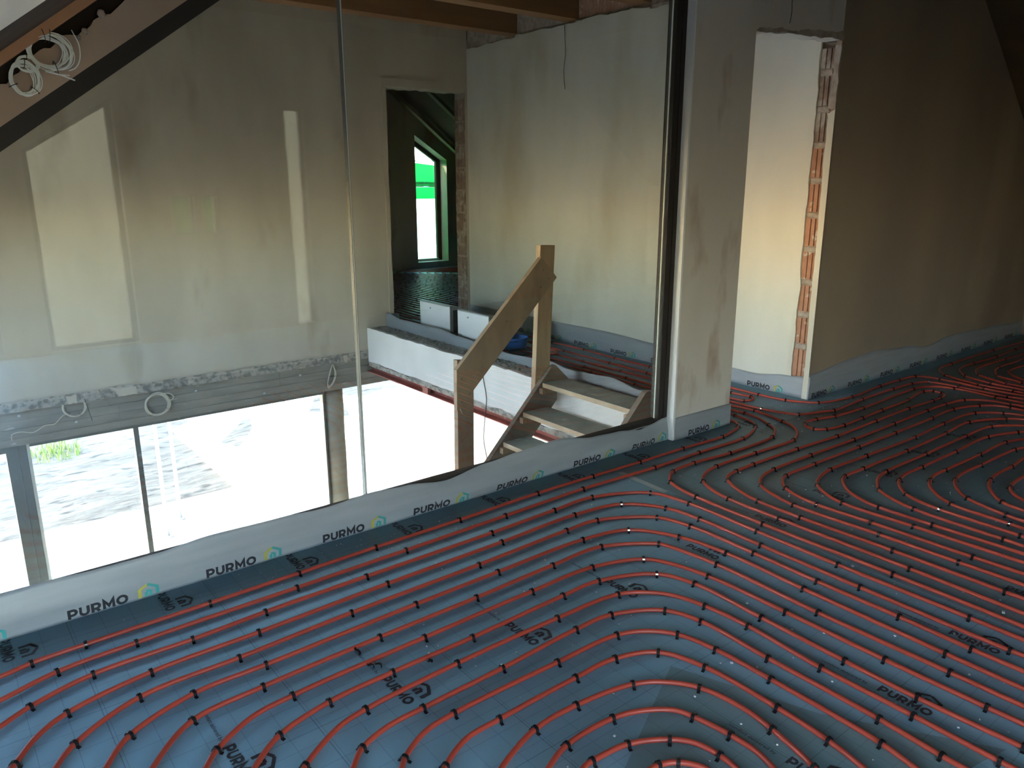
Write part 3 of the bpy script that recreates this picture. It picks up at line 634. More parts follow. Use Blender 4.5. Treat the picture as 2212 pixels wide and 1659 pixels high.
def swin(name, x0, x1, z0, f, fr=0.05):
    o = struct(empty(name, (x0, -2.3, z0)))
    def pr(nm, mt, P, a, b): return MB().prism([(p[0]-x0, p[1]-z0) for p in P], a+2.3, b+2.3).done(nm, mt, o)
    pr('window_jamb', 'black', [(x0, z0), (x0+fr, z0), (x0+fr, f(x0+fr)), (x0, f(x0))], -2.34, -2.28)
    pr('window_jamb', 'black', [(x1-fr, z0), (x1, z0), (x1, f(x1)), (x1-fr, f(x1-fr))], -2.34, -2.28)
    pr('window_sill', 'black', [(x0+fr, z0), (x1-fr, z0), (x1-fr, z0+fr), (x0+fr, z0+fr)], -2.34, -2.28)
    pr('window_head', 'black', [(x0+fr, f(x0+fr)-fr), (x1-fr, f(x1-fr)-fr), (x1-fr, f(x1-fr)), (x0+fr, f(x0+fr))], -2.34, -2.28)
    pr('glass_pane', 'glass_win', [(x0+fr, z0+fr), (x1-fr, z0+fr), (x1-fr, f(x1-fr)-fr), (x0+fr, f(x0+fr)-fr)], -2.315, -2.309)
swin('added_window_5', -1.5, 0.62, 0.04, wt); swin('added_window_6', 1.0, 1.80, 0.0, wt2)  # added rear windows: one lights the room, one shows mirrored in the glass
swin('added_window_7', 3.50, 3.72, 0.0, lambda x: 2.38, 0.015)  # added for the narrow pale reflection in the glass
swin('added_window_11', 2.25, 2.47, 1.08, lambda x: 1.47, 0.01); swin('added_window_12', 2.56, 2.71, 1.08, lambda x: 1.47, 0.01)  # small openings added for the green reflections in the glass

# ------------------------------------------------------------ green lit room beyond the back doorway
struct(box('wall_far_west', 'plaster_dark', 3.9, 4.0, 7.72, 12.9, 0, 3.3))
fn = MB()
hz = lambda x: 2.44-0.62*(x-7.73)
fn.prism([(4.0, 0), (7.73, 0), (7.73, 3.3), (4.0, 3.3)], 12.7, 12.95)
fn.prism([(7.73, 0), (8.42, 0), (8.42, 0.12), (7.73, 0.12)], 12.7, 12.95)
fn.prism([(7.73, hz(7.73)), (8.42, hz(8.42)), (8.42, 2.32), (7.73, 2.8)], 12.7, 12.95)
fn.prism([(8.42, 0), (9.4, 0), (9.4, 1.62), (8.42, 2.3)], 12.7, 12.95)
struct(fn.done('wall_far_north', 'plaster'))
w8 = struct(empty('window_8', (7.73, 12.95, 0.12)))
def p8(nm, mt, P, a, b): return MB().prism([(p[0]-7.73, p[1]-0.12) for p in P], a-12.95, b-12.95).done(nm, mt, w8)
hz2 = lambda x: 2.37-0.62*(x-7.73)
p8('window_jamb', 'black', [(8.33, .12), (8.42, .12), (8.42, hz(8.42)), (8.33, hz(8.33))], 12.93, 13.0)
p8('window_jamb', 'black', [(7.73, .12), (7.79, .12), (7.79, hz(7.79)), (7.73, hz(7.73))], 12.93, 13.0)
p8('window_head', 'black', [(7.79, hz(7.79)-.09), (8.33, hz(8.33)-.09), (8.33, hz(8.33)), (7.79, hz(7.79))], 12.93, 13.0)
p8('window_sill', 'plaster_white', [(7.79, .12), (8.33, .12), (8.33, .16), (7.79, .16)], 12.90, 13.0)
p8('glass_pane', 'glass_win', [(7.79, .16), (8.33, .16), (8.33, hz(8.33)-.09), (7.79, hz(7.79)-.09)], 12.96, 12.966)
tp = MB()
def sheet(y, x0, x1, f0, f1, seed, mt, nm, lab, n=26):
    V = []; F = []; nv = 8
    for i in range(n+1):
        for j in range(nv+1):
            x = x0+(x1-x0)*i/n; z = f0(x)+(f1(x)-f0(x))*j/nv
            V.append((x, y+0.06*noise.noise(Vector((x*2.2, z*1.6, seed))), z))
    for i in range(n):
        for j in range(nv):
            a = i*(nv+1)+j; F.append((a, a+nv+1, a+nv+2, a+1))
    return tag(mk(nm, V, F, mt, None, True), lab, 'sheet')
sheet(13.9, 7.6, 9.9, lambda x: 1.52-0.03*(x-8.5), lambda x: 1.98-0.10*(x-8.5), 1, 'tarp', 'green_tarpaulin', 'bright green tarpaulin hanging outside the far room window')
sheet(14.0, 7.6, 9.9, lambda x: 1.27, lambda x: 1.60, 2, 'tarp', 'green_tarpaulin', 'second green tarpaulin layer hanging lower outside the far room window')
sheet(14.6, 7.0, 11.0, lambda x: -1.0, lambda x: 1.45, 3, 'netting_green', 'white_sheeting', 'pale translucent sheeting below the green tarpaulin outside the far window')
for k, y in enumerate((8.3, 9.3, 10.3, 11.3, 12.3)):
    tag(MB().prism([(5.9, 3.29), (6.9, 3.29), (9.35, roofz(9.35)-.005), (9.35, roofz(9.35)-0.14), (7.0, roofz(7.0)-.16), (5.9, 3.14)], y, y+0.10).done('sloping_rafter', 'rafter'),
        ['sloping rafter in the green lit room nearest its doorway', 'second sloping rafter from the doorway of the green lit room', 'middle sloping rafter of the five in the green lit room', 'fourth sloping rafter from the doorway of the green lit room', 'sloping rafter against the window wall of the green lit room'][k], 'rafter', 'rafters of the green lit room')

# unseen sheets added: green ones tint the far room, others shape the glass reflections
sheet(13.6, 4.6, 8.25, lambda x: -0.4, lambda x: 2.9, 4, 'tarp', 'green_tarpaulin', 'tall green tarpaulin added left of the far room window, out of view, to tint its light')
sheet(13.6, 9.15, 12.2, lambda x: -0.4, lambda x: 2.9, 5, 'tarp', 'green_tarpaulin', 'tall green tarpaulin added right of the far room window, out of view, to tint its light')
sheet(-2.75, 2.1, 2.95, lambda x: 0.7, lambda x: 1.95, 7, 'tarp', 'green_tarpaulin', 'small green tarpaulin added outside the little rear windows to colour their reflection')  # added out of view for the green glass reflections
sheet(-3.3, 0.75, 4.6, lambda x: -0.6, lambda x: 3.2, 6, 'netting_grey', 'added_grey_sheeting', 'grey sheeting added outside the windows behind the viewer to dim their mirrored panels')  # unseen, added to set how bright the mirrored panels look

struct(box('added_bounce_floor', 'bounce_floor', -1.6, 0.28, -2.2, 0.25, 0.0, 0.014))  # pale warm floor added behind the camera to bounce sunlight upward

ch = MB(); rk = random.Random(15)
for k in range(110):
    y = rk.choice((7.3, 6.9, 6.3, 5.9, 5.6, 5.35, 4.7))+rk.gauss(0, 0.13); x = rk.uniform(3.92, 4.09); s = rk.uniform(.004, .012)
    if not 3.3 < y < 7.5: continue
    a = rk.uniform(0, 6.28); ch.obox((x, y, 0.066), Vector((cos(a), sin(a), 0)), Vector((-sin(a), cos(a), 0)), Vector((0, 0, 1)), s, s*0.6, s*0.45)
tag(ch.done('rubble_chips', 'seal'), 'small dark chips of rubble lying on the crumbly top of the landing edge', 'rubble', kind='stuff')
sf = tag(empty('scaffold', (8.6, 13.9, -3.04)), 'scaffold frame carrying the green tarpaulins outside the far room window', 'scaffold')
for x in (-1.05, 1.35): MB().cyl(x, 0.05, 0, 6.0, 0.024, 12).done('upright', 'galv', sf, True)
for z in (5.06, 4.64, 4.56): MB().tube([(-1.05, 0.02, z), (1.35, 0.02, z)], 0.02, 12).done('ledger', 'galv', sf, True)
# ------------------------------------------------------------ white edge strips with print
def interp(T, x):
    if x <= T[0][0]: return T[0][1]
    for (a, fa), (b, fb) in zip(T, T[1:]):
        if x <= b: t = (x-a)/(b-a); t = t*t*(3-2*t); return fa+(fb-fa)*t
    return T[-1][1]
def edge_strip(name, s0, s1, f, hgt, n, th, label, nv=12):
    """f(s, v) -> 3-D point of the visible face; back face offset by th(s) vector"""
    V = []; F = []
    for side in (0, 1):
        for i in range(n+1):
            s = s0+(s1-s0)*i/n
            for j in range(nv+1):
                p = Vector(f(s, j/nv)); V.append(p+Vector(th)*side)
    st = (n+1)*(nv+1)
    for i in range(n):
        for j in range(nv):
            a = i*(nv+1)+j
            F.append((a, a+nv+1, a+nv+2, a+1)); F.append((st+a, st+a+1, st+a+nv+2, st+a+nv+1))
        a = i*(nv+1); F.append((a, st+a, st+a+nv+1, a+nv+1)); a += nv; F.append((a, a+nv+1, st+a+nv+1, st+a))
    o = mk(name, V, F, 'strip', None, True)
    return tag(o, label, 'edge strip')
# stroke lettering: each glyph = polylines in a box of height 1
def arc(cx, cy, rx, ry, a0, a1, n): return [(cx+rx*cos(radians(a0+(a1-a0)*i/n)), cy+ry*sin(radians(a0+(a1-a0)*i/n))) for i in range(n+1)]
GL = {'P': ([[(0.10, 0), (0.10, 0.9), (0.40, 0.9)]+arc(0.42, 0.63, 0.27, 0.27, 90, -90, 8)+[(0.10, 0.36)]], 0.78),
      'U': ([[(0.10, 1.0), (0.10, 0.42)]+arc(0.42, 0.42, 0.32, 0.33, 180, 360, 10)+[(0.74, 1.0)]], 0.84),
      'R': ([[(0.10, 0), (0.10, 0.9), (0.40, 0.9)]+arc(0.42, 0.63, 0.27, 0.27, 90, -90, 8)+[(0.10, 0.36)], [(0.42, 0.36), (0.66, 0.02)]], 0.82),
      'M': ([[(0.10, 0), (0.10, 0.92), (0.50, 0.30), (0.90, 0.92), (0.90, 0)]], 1.0),
      'O': ([arc(0.50, 0.50, 0.40, 0.40, 0, 360, 20)], 1.0)}
LOGO_L = [[(0.09, 0.0), (0.09, 0.62), (0.50, 0.93)]]
LOGO_R = [[(0.50, 0.93), (0.96, 0.60), (0.96, 0.05)], [(0.62, 0.02), (0.62, 0.44)], [(0.40, 0.44), (0.62, 0.44)], [(0.40, 0.02), (0.40, 0.36)]]
def ribbon(mb, pl, w_, fmap, sub):
    k = len(pl)
    nrm = []
    for i in range(k):
        a = pl[max(i-1, 0)]; b = pl[min(i+1, k-1)]
        if 0 < i < k-1:
            d1 = Vector((pl[i][0]-a[0], pl[i][1]-a[1])).normalized(); d2 = Vector((b[0]-pl[i][0], b[1]-pl[i][1])).normalized()
            d = (d1+d2).normalized(); c = max(0.35, d.dot(d1)); nrm.append((-d.y/c, d.x/c))
        else:
            d = Vector((b[0]-a[0], b[1]-a[1])).normalized(); nrm.append((-d.y, d.x))
    L = [(pl[i][0]+nrm[i][0]*w_/2, pl[i][1]+nrm[i][1]*w_/2) for i in range(k)]; Q = [(pl[i][0]-nrm[i][0]*w_/2, pl[i][1]-nrm[i][1]*w_/2) for i in range(k)]
    for i in range(k-1):
        for s in range(sub):
            t0, t1 = s/sub, (s+1)/sub
            ip = lambda A, t: (A[i][0]+(A[i+1][0]-A[i][0])*t, A[i][1]+(A[i+1][1]-A[i][1])*t)
            mb.add([fmap(*ip(Q, t0)), fmap(*ip(Q, t1)), fmap(*ip(L, t1)), fmap(*ip(L, t0))], [(0, 1, 2, 3)])
def word(mb, f, h, total, sub=1):
    adv = sum(GL[c][1] for c in 'PURMO')+0.16*4; sx = total/adv; u = 0
    for c in 'PURMO':
        for pl in GL[c][0]: ribbon(mb, pl, 0.265, (lambda a, b, u=u: f((u+a)*sx, b*h)), sub if c != 'O' else 1)
        u += GL[c][1]+0.16
def logo(mb, parts, f, u0, v0, wd, h, sub=1):
    for pl in parts: ribbon(mb, pl, 0.17, (lambda a, b: f(u0+a*wd, v0+b*h)), sub)
def strip_print(parent, f, h=0.038, total=0.208, lh=0.056, sub=3, lg=0.245, v0=0.006):
    mb = MB(); word(mb, lambda a, b: f(a, b+v0), h, total, sub); mb.done('lettering', 'print_strip', parent)
    mb = MB(); logo(mb, LOGO_L, f, lg, v0, 0.075, lh, sub); mb.done('house_logo', 'print_yellow', parent)
    mb = MB(); logo(mb, LOGO_R, f, lg, v0, 0.075, lh, sub); mb.done('house_logo', 'print_teal', parent)

NEAR = [(-1.5,.165),(0.09,.171),(.23,.174),(.39,.166),(.61,.164),(.82,.18),(1.12,.174),(1.34,.162),(1.57,.176),(1.76,.163),(2.0,.134),(2.26,.165),(2.48,.18),(2.75,.192),(3.05,.147),(3.24,.139),(3.36,.125),(3.44,.11),(3.53,.125),(3.66,.145),(3.70,.15)]
BULGE = [(-1.5,.012),(1.7,.012),(2.05,.030),(2.5,.034),(2.9,.020),(3.2,.030),(3.45,.03),(3.6,.010),(3.7,.004)]
def near_f(s, v):
    h = interp(NEAR, s); b = interp(BULGE, s)
    z = h*v; y = 3.062+0.022*v - b*sin(pi*min(1, v*1.05))*0.9 + 0.004*noise.noise(Vector((s*3, v*2, 1)))+0.0015*noise.noise(Vector((s*2, v*9, 6)))
    return (s, min(y, 3.084), 0.0008+z)
st1 = edge_strip('edge_strip', -1.5, 3.695, near_f, None, 320, (0, 0.004, 0), 'white printed edge strip bulging along the foot of the glass partition')
def near_map(x0):
    def f(a, b):
        h = interp(NEAR, x0+a); p = near_f(x0+a, min(1, b/h)); return (p[0], p[1]-0.0009, p[2])
    return f
for x0 in (-0.24, 0.28, 0.79, 1.31, 1.79, 2.30, 2.86, 3.36-0.02):
    strip_print(st1, near_map(x0), sub=4)
PILL = [(3.70,.150),(3.98,.147),(4.27,.144)]
st2 = edge_strip('edge_strip', 3.70, 4.268, lambda s, v: (s, 3.018+0.003*v+0.002*noise.noise(Vector((s*6, v, 3))), 0.0008+interp(PILL, s)*v), None, 40, (0, 0.004, 0), 'short piece of white printed edge strip round the foot of the plastered pillar', 6)
box('corner_fold', 'strip', 4.264, 4.270, 3.020, 3.18, 0.0008, 0.14, st2)
strip_print(st2, lambda a, b: (3.83+a, 3.0165, 0.0008+b), sub=2)
def flat_print(parent, fn, u, **k): strip_print(parent, lambda a, b: fn(u+a, b), sub=2, **k)
DARK = [(5.23,.193),(5.85,.235),(6.14,.25),(6.71,.216),(7.16,.165),(7.62,.206),(8.58,.183),(9.19,.153),(9.38,.15)]
st3 = edge_strip('edge_strip', 5.230, 9.38, lambda s, v: (s, 3.018+0.006*v+0.003*noise.noise(Vector((s*2, v, 3))), 0.0008+interp(DARK, s)*v), None, 140, (0, 0.004, 0), 'white printed edge strip along the foot of the dark brown wall on the right', 6)
for x in (5.27, 5.80, 6.32, 6.84, 7.36, 7.88, 8.40, 8.92): flat_print(st3, lambda a, b: (a, 3.0145, 0.0008+b), x)
LIT = [(3.02,.175),(3.22,.152),(3.51,.115),(3.77,.118),(4.2,.15),(4.56,.18),(5.25,.20),(5.96,.193),(7.5,.185)]
def lit_f(s, v): return (xe(max(3.17, s))-0.016+0.004*v+0.003*noise.noise(Vector((s*3, v, 8))), s, 0.0008+interp(LIT, s)*v)
st4 = edge_strip('edge_strip', 3.02, 7.5, lit_f, None, 160, (0.004, 0, 0), 'white printed edge strip along the foot of the pale landing wall', 6)
for y in (3.56, 4.08, 4.60, 5.12, 5.64, 6.16, 6.68, 7.2): flat_print(st4, lambda a, b: (xe(max(3.17, -a))-0.0195, -a, 0.0008+b), -y)
LAND = [(3.17,.13),(3.57,.14),(3.73,.11),(4.02,.15),(4.3,.13),(4.51,.12),(4.73,.15),(4.99,.13),(5.3,.12),(5.79,.14),(6.09,.15),(6.46,.18),(6.78,.17),(7.21,.17),(7.45,.20),(7.5,.20)]
def land_f(s, v): return (4.128+0.010*noise.noise(Vector((s*1.6, 0, 8)))+0.02*v*noise.noise(Vector((s*2.2, 5, 8))), s, 0.004+interp(LAND, s)*v)
st5 = edge_strip('edge_strip', 3.17, 7.5, land_f, None, 170, (0.004, 0, 0), 'wavy white edge strip standing along the open edge of the landing', 8)
V = []; F = []
for i in range(17):
    a = pi*1.15*i/16; x = 4.128+0.06-0.06*cos(a); y = 7.44+0.05*sin(a)*1.3
    V += [(x, y, 0.005), (x, y, 0.19)]
for i in range(16): F.append((2*i, 2*i+2, 2*i+3, 2*i+1))
mk('corner_curl', V, F, 'strip', st5, True)
# clear skirt film of the strip lying over the foil
V = []; F = []
for i in range(201):
    x = -1.5+5.75*i/200; V += [(x, 3.058 if x < 3.70 else 3.016, 0.0035), (x, 3.00, 0.0030), (x, 2.945+0.012*noise.noise(Vector((x*2, 0, 0))), 0.0022)]
for i in range(200): F += [(3*i, 3*i+1, 3*i+4, 3*i+3), (3*i+1, 3*i+2, 3*i+5, 3*i+4)]
mk('skirt_film', V, F, 'film', st1, True)

# ------------------------------------------------------------ print on the floor foil
pm = MB(); word(pm, lambda a, b: (b, -a, 0), 0.036, 0.165)
logo(pm, LOGO_L+LOGO_R, lambda a, b: (b, -a, 0), 0.085, 0.052, 0.080, 0.060)
me_print = bpy.data.meshes.new('foil_lettering'); me_print.from_pydata(pm.V, [], pm.F); me_print.materials.append(M['print'])
cu = bpy.data.curves.new('t', 'FONT'); cu.body = 'comfort delivered by'; cu.size = 0.0185; cu.space_character = 1.02; cu.offset = 0.00012
co_ = bpy.data.objects.new('t', cu); COL.objects.link(co_)
dg = bpy.context.evaluated_depsgraph_get(); me_c = bpy.data.meshes.new_from_object(co_.evaluated_get(dg)); bpy.data.objects.remove(co_)
me_c.transform(Matrix.Rotation(radians(-90), 4, 'Z')); me_c.materials.clear(); me_c.materials.append(M['print'])
lenc = max(v.co.x*0-v.co.y for v in me_c.vertices)
for row, xs, comf in ((2.02, [0.0+0.52*k-0.01 for k in range(-1, 17)], True), (0.97, [0.19+0.52*k for k in range(-1, 17)], True), (3.07, [0.055+0.533*k for k in range(-1, 9)], False), (-0.08, [0.52*k for k in range(0, 10)], True)):
    for x in xs:
        xx = x+0.0
        o = bpy.data.objects.new('foil_lettering', me_print); COL.objects.link(o); o.parent = fl; o.location = (xx, row, 0.0011)
        if comf:
            o = bpy.data.objects.new('foil_slogan', me_c); COL.objects.link(o); o.parent = fl; o.location = (xx+0.004, row+0.035+lenc, 0.0011)

# overlapping sheets of foil and tape
pc = MB(); pc.prism([(1.845, 1.47), (1.30, 1.20), (1.05, 0.85), (2.3, 0.6), (2.02, 1.02)], 0.0002, 0.0009, 'z')
tag(pc.done('foil_sheet', 'foil_patch'), 'darker overlapping piece of grey foil under the innermost pipe loops', 'foil')
pc = MB(); pc.prism([(3.03, 2.86), (3.46, 2.79), (9.3, 2.98), (9.3, -1.0), (3.02, -1.0)], 0.0002, 0.0006, 'z')
fs2 = tag(pc.done('foil_sheet', 'foil_patch'), 'large sheet of grey foil under the pipes on the right half of the floor', 'foil')
fs2['kind'] = 'structure'
tp_ = MB(); tp_.prism([(3.005, 2.852), (3.040, 2.846), (3.024, 2.494), (2.988, 2.494)], 0.0012, 0.0018, 'z'); tag(tp_.done('tape_strip', 'tape'), 'pale grey strip of tape on the foil crossing under the second pipe', 'tape')

# ------------------------------------------------------------ heating pipes with their clips
PIPES = {
'p1': [(-0.094,2.809,0),(0.038,2.806,0),(0.13,2.83,1),(0.298,2.838,1),(0.735,2.847,1),(1.105,2.857,1),(1.474,2.868,1),(1.934,2.874,1),(2.443,2.891,1),(2.843,2.886,1),(3.215,2.876,1),(3.602,2.876,1),(3.977,2.863,1),(4.12,2.889,0),(4.187,2.904,0),(4.244,2.935,1),(4.292,2.982,0),(4.308,3.027,0),(4.308,3.064,0)],
'p2': [(-0.104,2.622,0),(0.024,2.662,0),(0.191,2.72,1),(0.443,2.737,1),(1.05,2.748,1),(1.566,2.758,1),(2.138,2.772,1),(2.673,2.785,1),(3.215,2.762,1),(3.618,2.766,1),(4.052,2.761,1),(4.167,2.786,0),(4.336,2.861,1),(4.387,2.921,0),(4.42,3.005,0),(4.434,3.096,1),(4.43,3.3,0),(4.43,3.6,0)],
'p3': [(-0.113,2.448,0),(0.01,2.518,0),(0.094,2.57,1),(0.284,2.63,1),(0.607,2.633,1),(0.881,2.649,1),(1.314,2.655,1),(1.97,2.661,1),(2.371,2.673,1),(2.633,2.673,1),(2.916,2.523,1),(2.967,2.305,1),(2.959,1.899,1),(2.95,1.488,1),(2.948,0.96,1),(2.942,0.776,0),(2.935,0.632,0)],
'p4': [(-0.04,2.215,0),(-0.006,2.265,0),(0.024,2.307,1),(0.092,2.399,0),(0.181,2.464,1),(0.439,2.522,1),(0.81,2.53,1),(1.354,2.548,1),(1.949,2.556,1),(2.411,2.568,1),(2.688,2.516,1),(2.829,2.342,1),(2.856,2.151,1),(2.849,1.801,1),(2.841,1.332,1),(2.835,0.781,1),(2.836,0.74,0),(2.836,0.602,0)],
'p5': [(0.071,2.148,0),(0.114,2.221,0),(0.173,2.296,1),(0.376,2.406,1),(0.7,2.419,1),(1.137,2.439,1),(1.742,2.446,1),(2.262,2.462,1),(2.455,2.454,1),(2.709,2.295,1),(2.758,2.127,1),(2.759,1.776,1),(2.75,1.465,1),(2.747,1.128,1),(2.739,0.869,1),(2.737,0.706,0),(2.733,0.571,0)],
'p6': [(0.187,2.072,0),(0.225,2.133,0),(0.308,2.235,1),(0.517,2.317,1),(0.758,2.323,1),(1.362,2.339,1),(1.767,2.345,1),(2.256,2.344,1),(2.496,2.284,1),(2.626,2.087,1),(2.664,1.852,1),(2.651,1.466,1),(2.639,0.914,1),(2.634,0.67,0),(2.632,0.541,0)],
'p7': [(0.287,1.993,0),(0.328,2.052,0),(0.475,2.187,1),(0.706,2.213,1),(1.142,2.227,1),(1.576,2.233,1),(1.987,2.246,1),(2.273,2.241,1),(2.499,2.099,1),(2.511,2.063,0),(2.546,1.813,1),(2.534,1.333,1),(2.539,0.857,1),(2.538,0.637,0),(2.536,0.513,0)],
'p8': [(0.407,1.912,0),(0.453,1.968,0),(0.491,2.011,1),(0.624,2.088,0),(0.763,2.11,1),(1.268,2.125,1),(1.778,2.134,1),(2.108,2.128,1),(2.334,2.042,1),(2.387,1.957,0),(2.435,1.771,1),(2.441,1.413,1),(2.439,1.028,1),(2.444,0.707,1),(2.445,0.605,0),(2.442,0.484,0)],
'p9': [(0.511,1.83,0),(0.552,1.874,0),(0.659,1.959,1),(0.841,2.008,1),(1.076,2.018,1),(1.404,2.018,1),(1.853,2.031,1),(2.048,2.027,1),(2.279,1.918,1),(2.34,1.766,1),(2.334,1.447,1),(2.324,1.11,1),(2.32,0.863,1),(2.336,0.568,1),(2.342,0.454,0)],
'p10': [(0.607,1.732,0),(0.668,1.794,1),(0.75,1.848,0),(0.826,1.886,0),(0.915,1.905,1),(1.274,1.924,1),(1.729,1.923,1),(2.032,1.903,1),(2.134,1.84,0),(2.202,1.75,0),(2.235,1.631,1),(2.247,1.443,1),(2.224,1.139,1),(2.224,0.831,1),(2.221,0.588,1),(2.223,0.494,0)],
'p11': [(0.717,1.645,0),(0.77,1.702,0),(0.827,1.758,1),(0.933,1.792,0),(1.059,1.799,1),(1.378,1.807,1),(1.732,1.824,1),(1.903,1.814,1),(2.089,1.707,1),(2.136,1.572,1),(2.132,1.282,1),(2.127,0.889,1),(2.114,0.699,1),(2.112,0.636,0),(2.102,0.55,0)],
'p12': [(0.835,1.581,0),(0.877,1.618,0),(0.902,1.645,1),(1.003,1.701,0),(1.121,1.718,1),(1.546,1.716,1),(1.823,1.705,1),(1.928,1.653,0),(2,1.571,1),(2.032,1.425,1),(2.037,1.207,1),(2.028,0.831,1),(2.006,0.725,0),(1.988,0.647,0)],
'p13': [(0.922,1.498,0),(0.976,1.547,1),(1.085,1.601,0),(1.215,1.61,1),(1.536,1.615,1),(1.716,1.609,1),(1.862,1.541,1),(1.921,1.385,1),(1.929,1.112,1),(1.918,0.933,1),(1.892,0.814,0),(1.868,0.742,0)],
'p14': [(1.04,1.405,0),(1.097,1.444,0),(1.271,1.507,1),(1.443,1.512,1),(1.66,1.474,1),(1.747,1.419,0),(1.818,1.327,1),(1.842,1.191,0),(1.83,1.064,1),(1.786,0.901,1),(1.751,0.835,0)],
'p15': [(1.132,1.324,0),(1.2,1.362,0),(1.3,1.398,1),(1.49,1.398,1),(1.591,1.362,0),(1.669,1.301,0),(1.691,1.247,1),(1.712,1.127,1),(1.712,1.037,0),(1.694,0.971,0),(1.66,0.899,0)],
'p16': [(1.211,1.262,0),(1.277,1.302,0),(1.315,1.306,1),(1.444,1.291,1),(1.556,1.228,1),(1.602,1.17,0),(1.618,1.095,1),(1.611,1.032,0),(1.585,0.959,0)],
'p17': [(1.327,1.156,0),(1.375,1.177,0),(1.451,1.179,1),(1.504,1.152,1),(1.543,1.091,0),(1.543,1.028,0),(1.518,0.983,0)],
'q1': [(4.42,7,0),(4.47,6,0),(4.53,5.1,0),(4.54,4.65,1),(4.52,4.13,1),(4.52,3.94,0),(4.488,3.329,0),(4.514,3.243,0),(4.537,3.088,1),(4.506,2.959,0),(4.436,2.824,1),(4.394,2.759,0),(4.315,2.7,0),(4.225,2.66,1),(3.759,2.644,1),(3.452,2.67,1),(3.251,2.656,1),(3.175,2.61,0),(3.119,2.556,1),(3.078,2.456,0),(3.063,2.336,1),(3.05,1.929,1),(3.051,1.301,1),(3.038,0.81,0),(3.029,0.66,0)],
'q2': [(4.42,8.2,0),(4.45,7.2,0),(4.58,6.1,0),(4.62,5.29,0),(4.63,4.84,1),(4.62,4.32,1),(4.615,4.01,1),(4.585,3.404,0),(4.615,3.283,1),(4.646,3.081,1),(4.574,2.808,1),(4.524,2.698,0),(4.439,2.614,0),(4.361,2.571,0),(4.277,2.542,1),(3.878,2.549,1),(3.509,2.553,1),(3.366,2.519,0),(3.266,2.452,1),(3.201,2.339,0),(3.175,2.217,1),(3.163,1.915,1),(3.156,1.28,1),(3.137,0.843,0),(3.129,0.69,0)],
'q3': [(6.37,1.791,0),(6.364,1.955,0),(6.376,2.149,1),(6.404,2.32,0),(6.406,2.461,1),(6.362,2.559,0),(6.255,2.634,0),(6.135,2.657,1),(5.312,2.634,1),(4.952,2.649,1),(5.316,2.64,1),(4.965,2.655,1),(4.797,2.694,1),(4.698,2.702,0),(4.64,2.682,1),(4.594,2.644,0),(4.587,2.584,1),(4.645,2.532,1),(4.819,2.504,1),(5.074,2.511,1),(5.366,2.522,1),(5.79,2.532,1),(5.983,2.564,0),(6.12,2.574,1),(6.196,2.526,1),(6.183,2.457,1),(6.133,2.418,0),(6.037,2.409,1),(5.91,2.408,1),(5.56,2.423,1),(5.08,2.419,1),(4.567,2.412,1),(4.143,2.433,1),(3.705,2.441,1),(3.536,2.436,1),(3.44,2.419,0),(3.382,2.376,1),(3.31,2.252,0),(3.268,2.105,1),(3.257,1.856,1),(3.264,1.407,1),(3.261,0.953,1),(3.259,0.886,0),(3.253,0.727,0)],
'q4': [(6.279,1.762,0),(6.266,1.921,0),(6.258,2.004,1),(6.224,2.157,0),(6.107,2.269,1),(5.879,2.305,1),(5.608,2.314,1),(5.115,2.311,1),(4.586,2.309,1),(4.107,2.32,1),(3.727,2.319,1),(3.575,2.291,0),(3.465,2.223,1),(3.395,2.086,0),(3.366,1.963,1),(3.375,1.524,1),(3.378,1.177,1),(3.379,0.927,0),(3.377,0.765,0)],
'q5': [(6.161,1.724,0),(6.15,1.881,0),(6.156,1.971,1),(6.129,2.05,0),(6.036,2.136,1),(5.787,2.213,1),(5.449,2.209,1),(4.926,2.21,1),(4.473,2.215,1),(3.986,2.223,1),(3.692,2.219,1),(3.603,2.181,0),(3.532,2.113,1),(3.481,2,0),(3.465,1.893,1),(3.473,1.615,1),(3.477,1.159,1),(3.482,0.962,0),(3.485,0.797,0)],
'q6': [(6.025,1.664,0),(6.013,1.834,0),(5.964,1.95,1),(5.813,2.077,1),(5.379,2.103,1),(4.934,2.088,1),(4.359,2.106,1),(3.977,2.117,1),(3.819,2.088,0),(3.711,2.037,1),(3.624,1.931,0),(3.584,1.823,1),(3.588,1.467,1),(3.593,1.001,0),(3.599,0.831,0)],
'q7': [(5.967,1.645,0),(5.91,1.798,0),(5.835,1.884,1),(5.549,2.01,1),(5.177,2,1),(4.633,1.997,1),(4.137,2.008,1),(3.943,2.01,1),(3.848,1.966,0),(3.75,1.876,0),(3.679,1.723,0),(3.677,1.681,1),(3.676,1.419,1),(3.682,1.031,0),(3.68,0.855,0)],
'q8': [(5.837,1.604,0),(5.755,1.745,0),(5.56,1.876,1),(5.215,1.894,1),(4.662,1.898,1),(4.195,1.903,1),(4.055,1.878,0),(3.966,1.833,0),(3.901,1.792,1),(3.83,1.678,0),(3.793,1.56,1),(3.773,1.146,1),(3.765,1.06,0),(3.755,0.878,0)],
'q9': [(5.712,1.565,0),(5.605,1.693,0),(5.563,1.719,1),(5.308,1.801,1),(4.852,1.805,1),(4.423,1.811,1),(4.225,1.814,0),(4.125,1.794,1),(4.033,1.746,0),(3.954,1.673,1),(3.91,1.585,0),(3.89,1.478,1),(3.875,1.112,1),(3.86,0.909,0)],
'q10': [(5.609,1.532,0),(5.437,1.636,0),(5.279,1.685,1),(4.911,1.692,1),(4.48,1.706,1),(4.342,1.706,0),(4.258,1.688,1),(4.142,1.633,0),(4.006,1.472,1),(3.979,1.193,1),(3.942,0.934,0)],
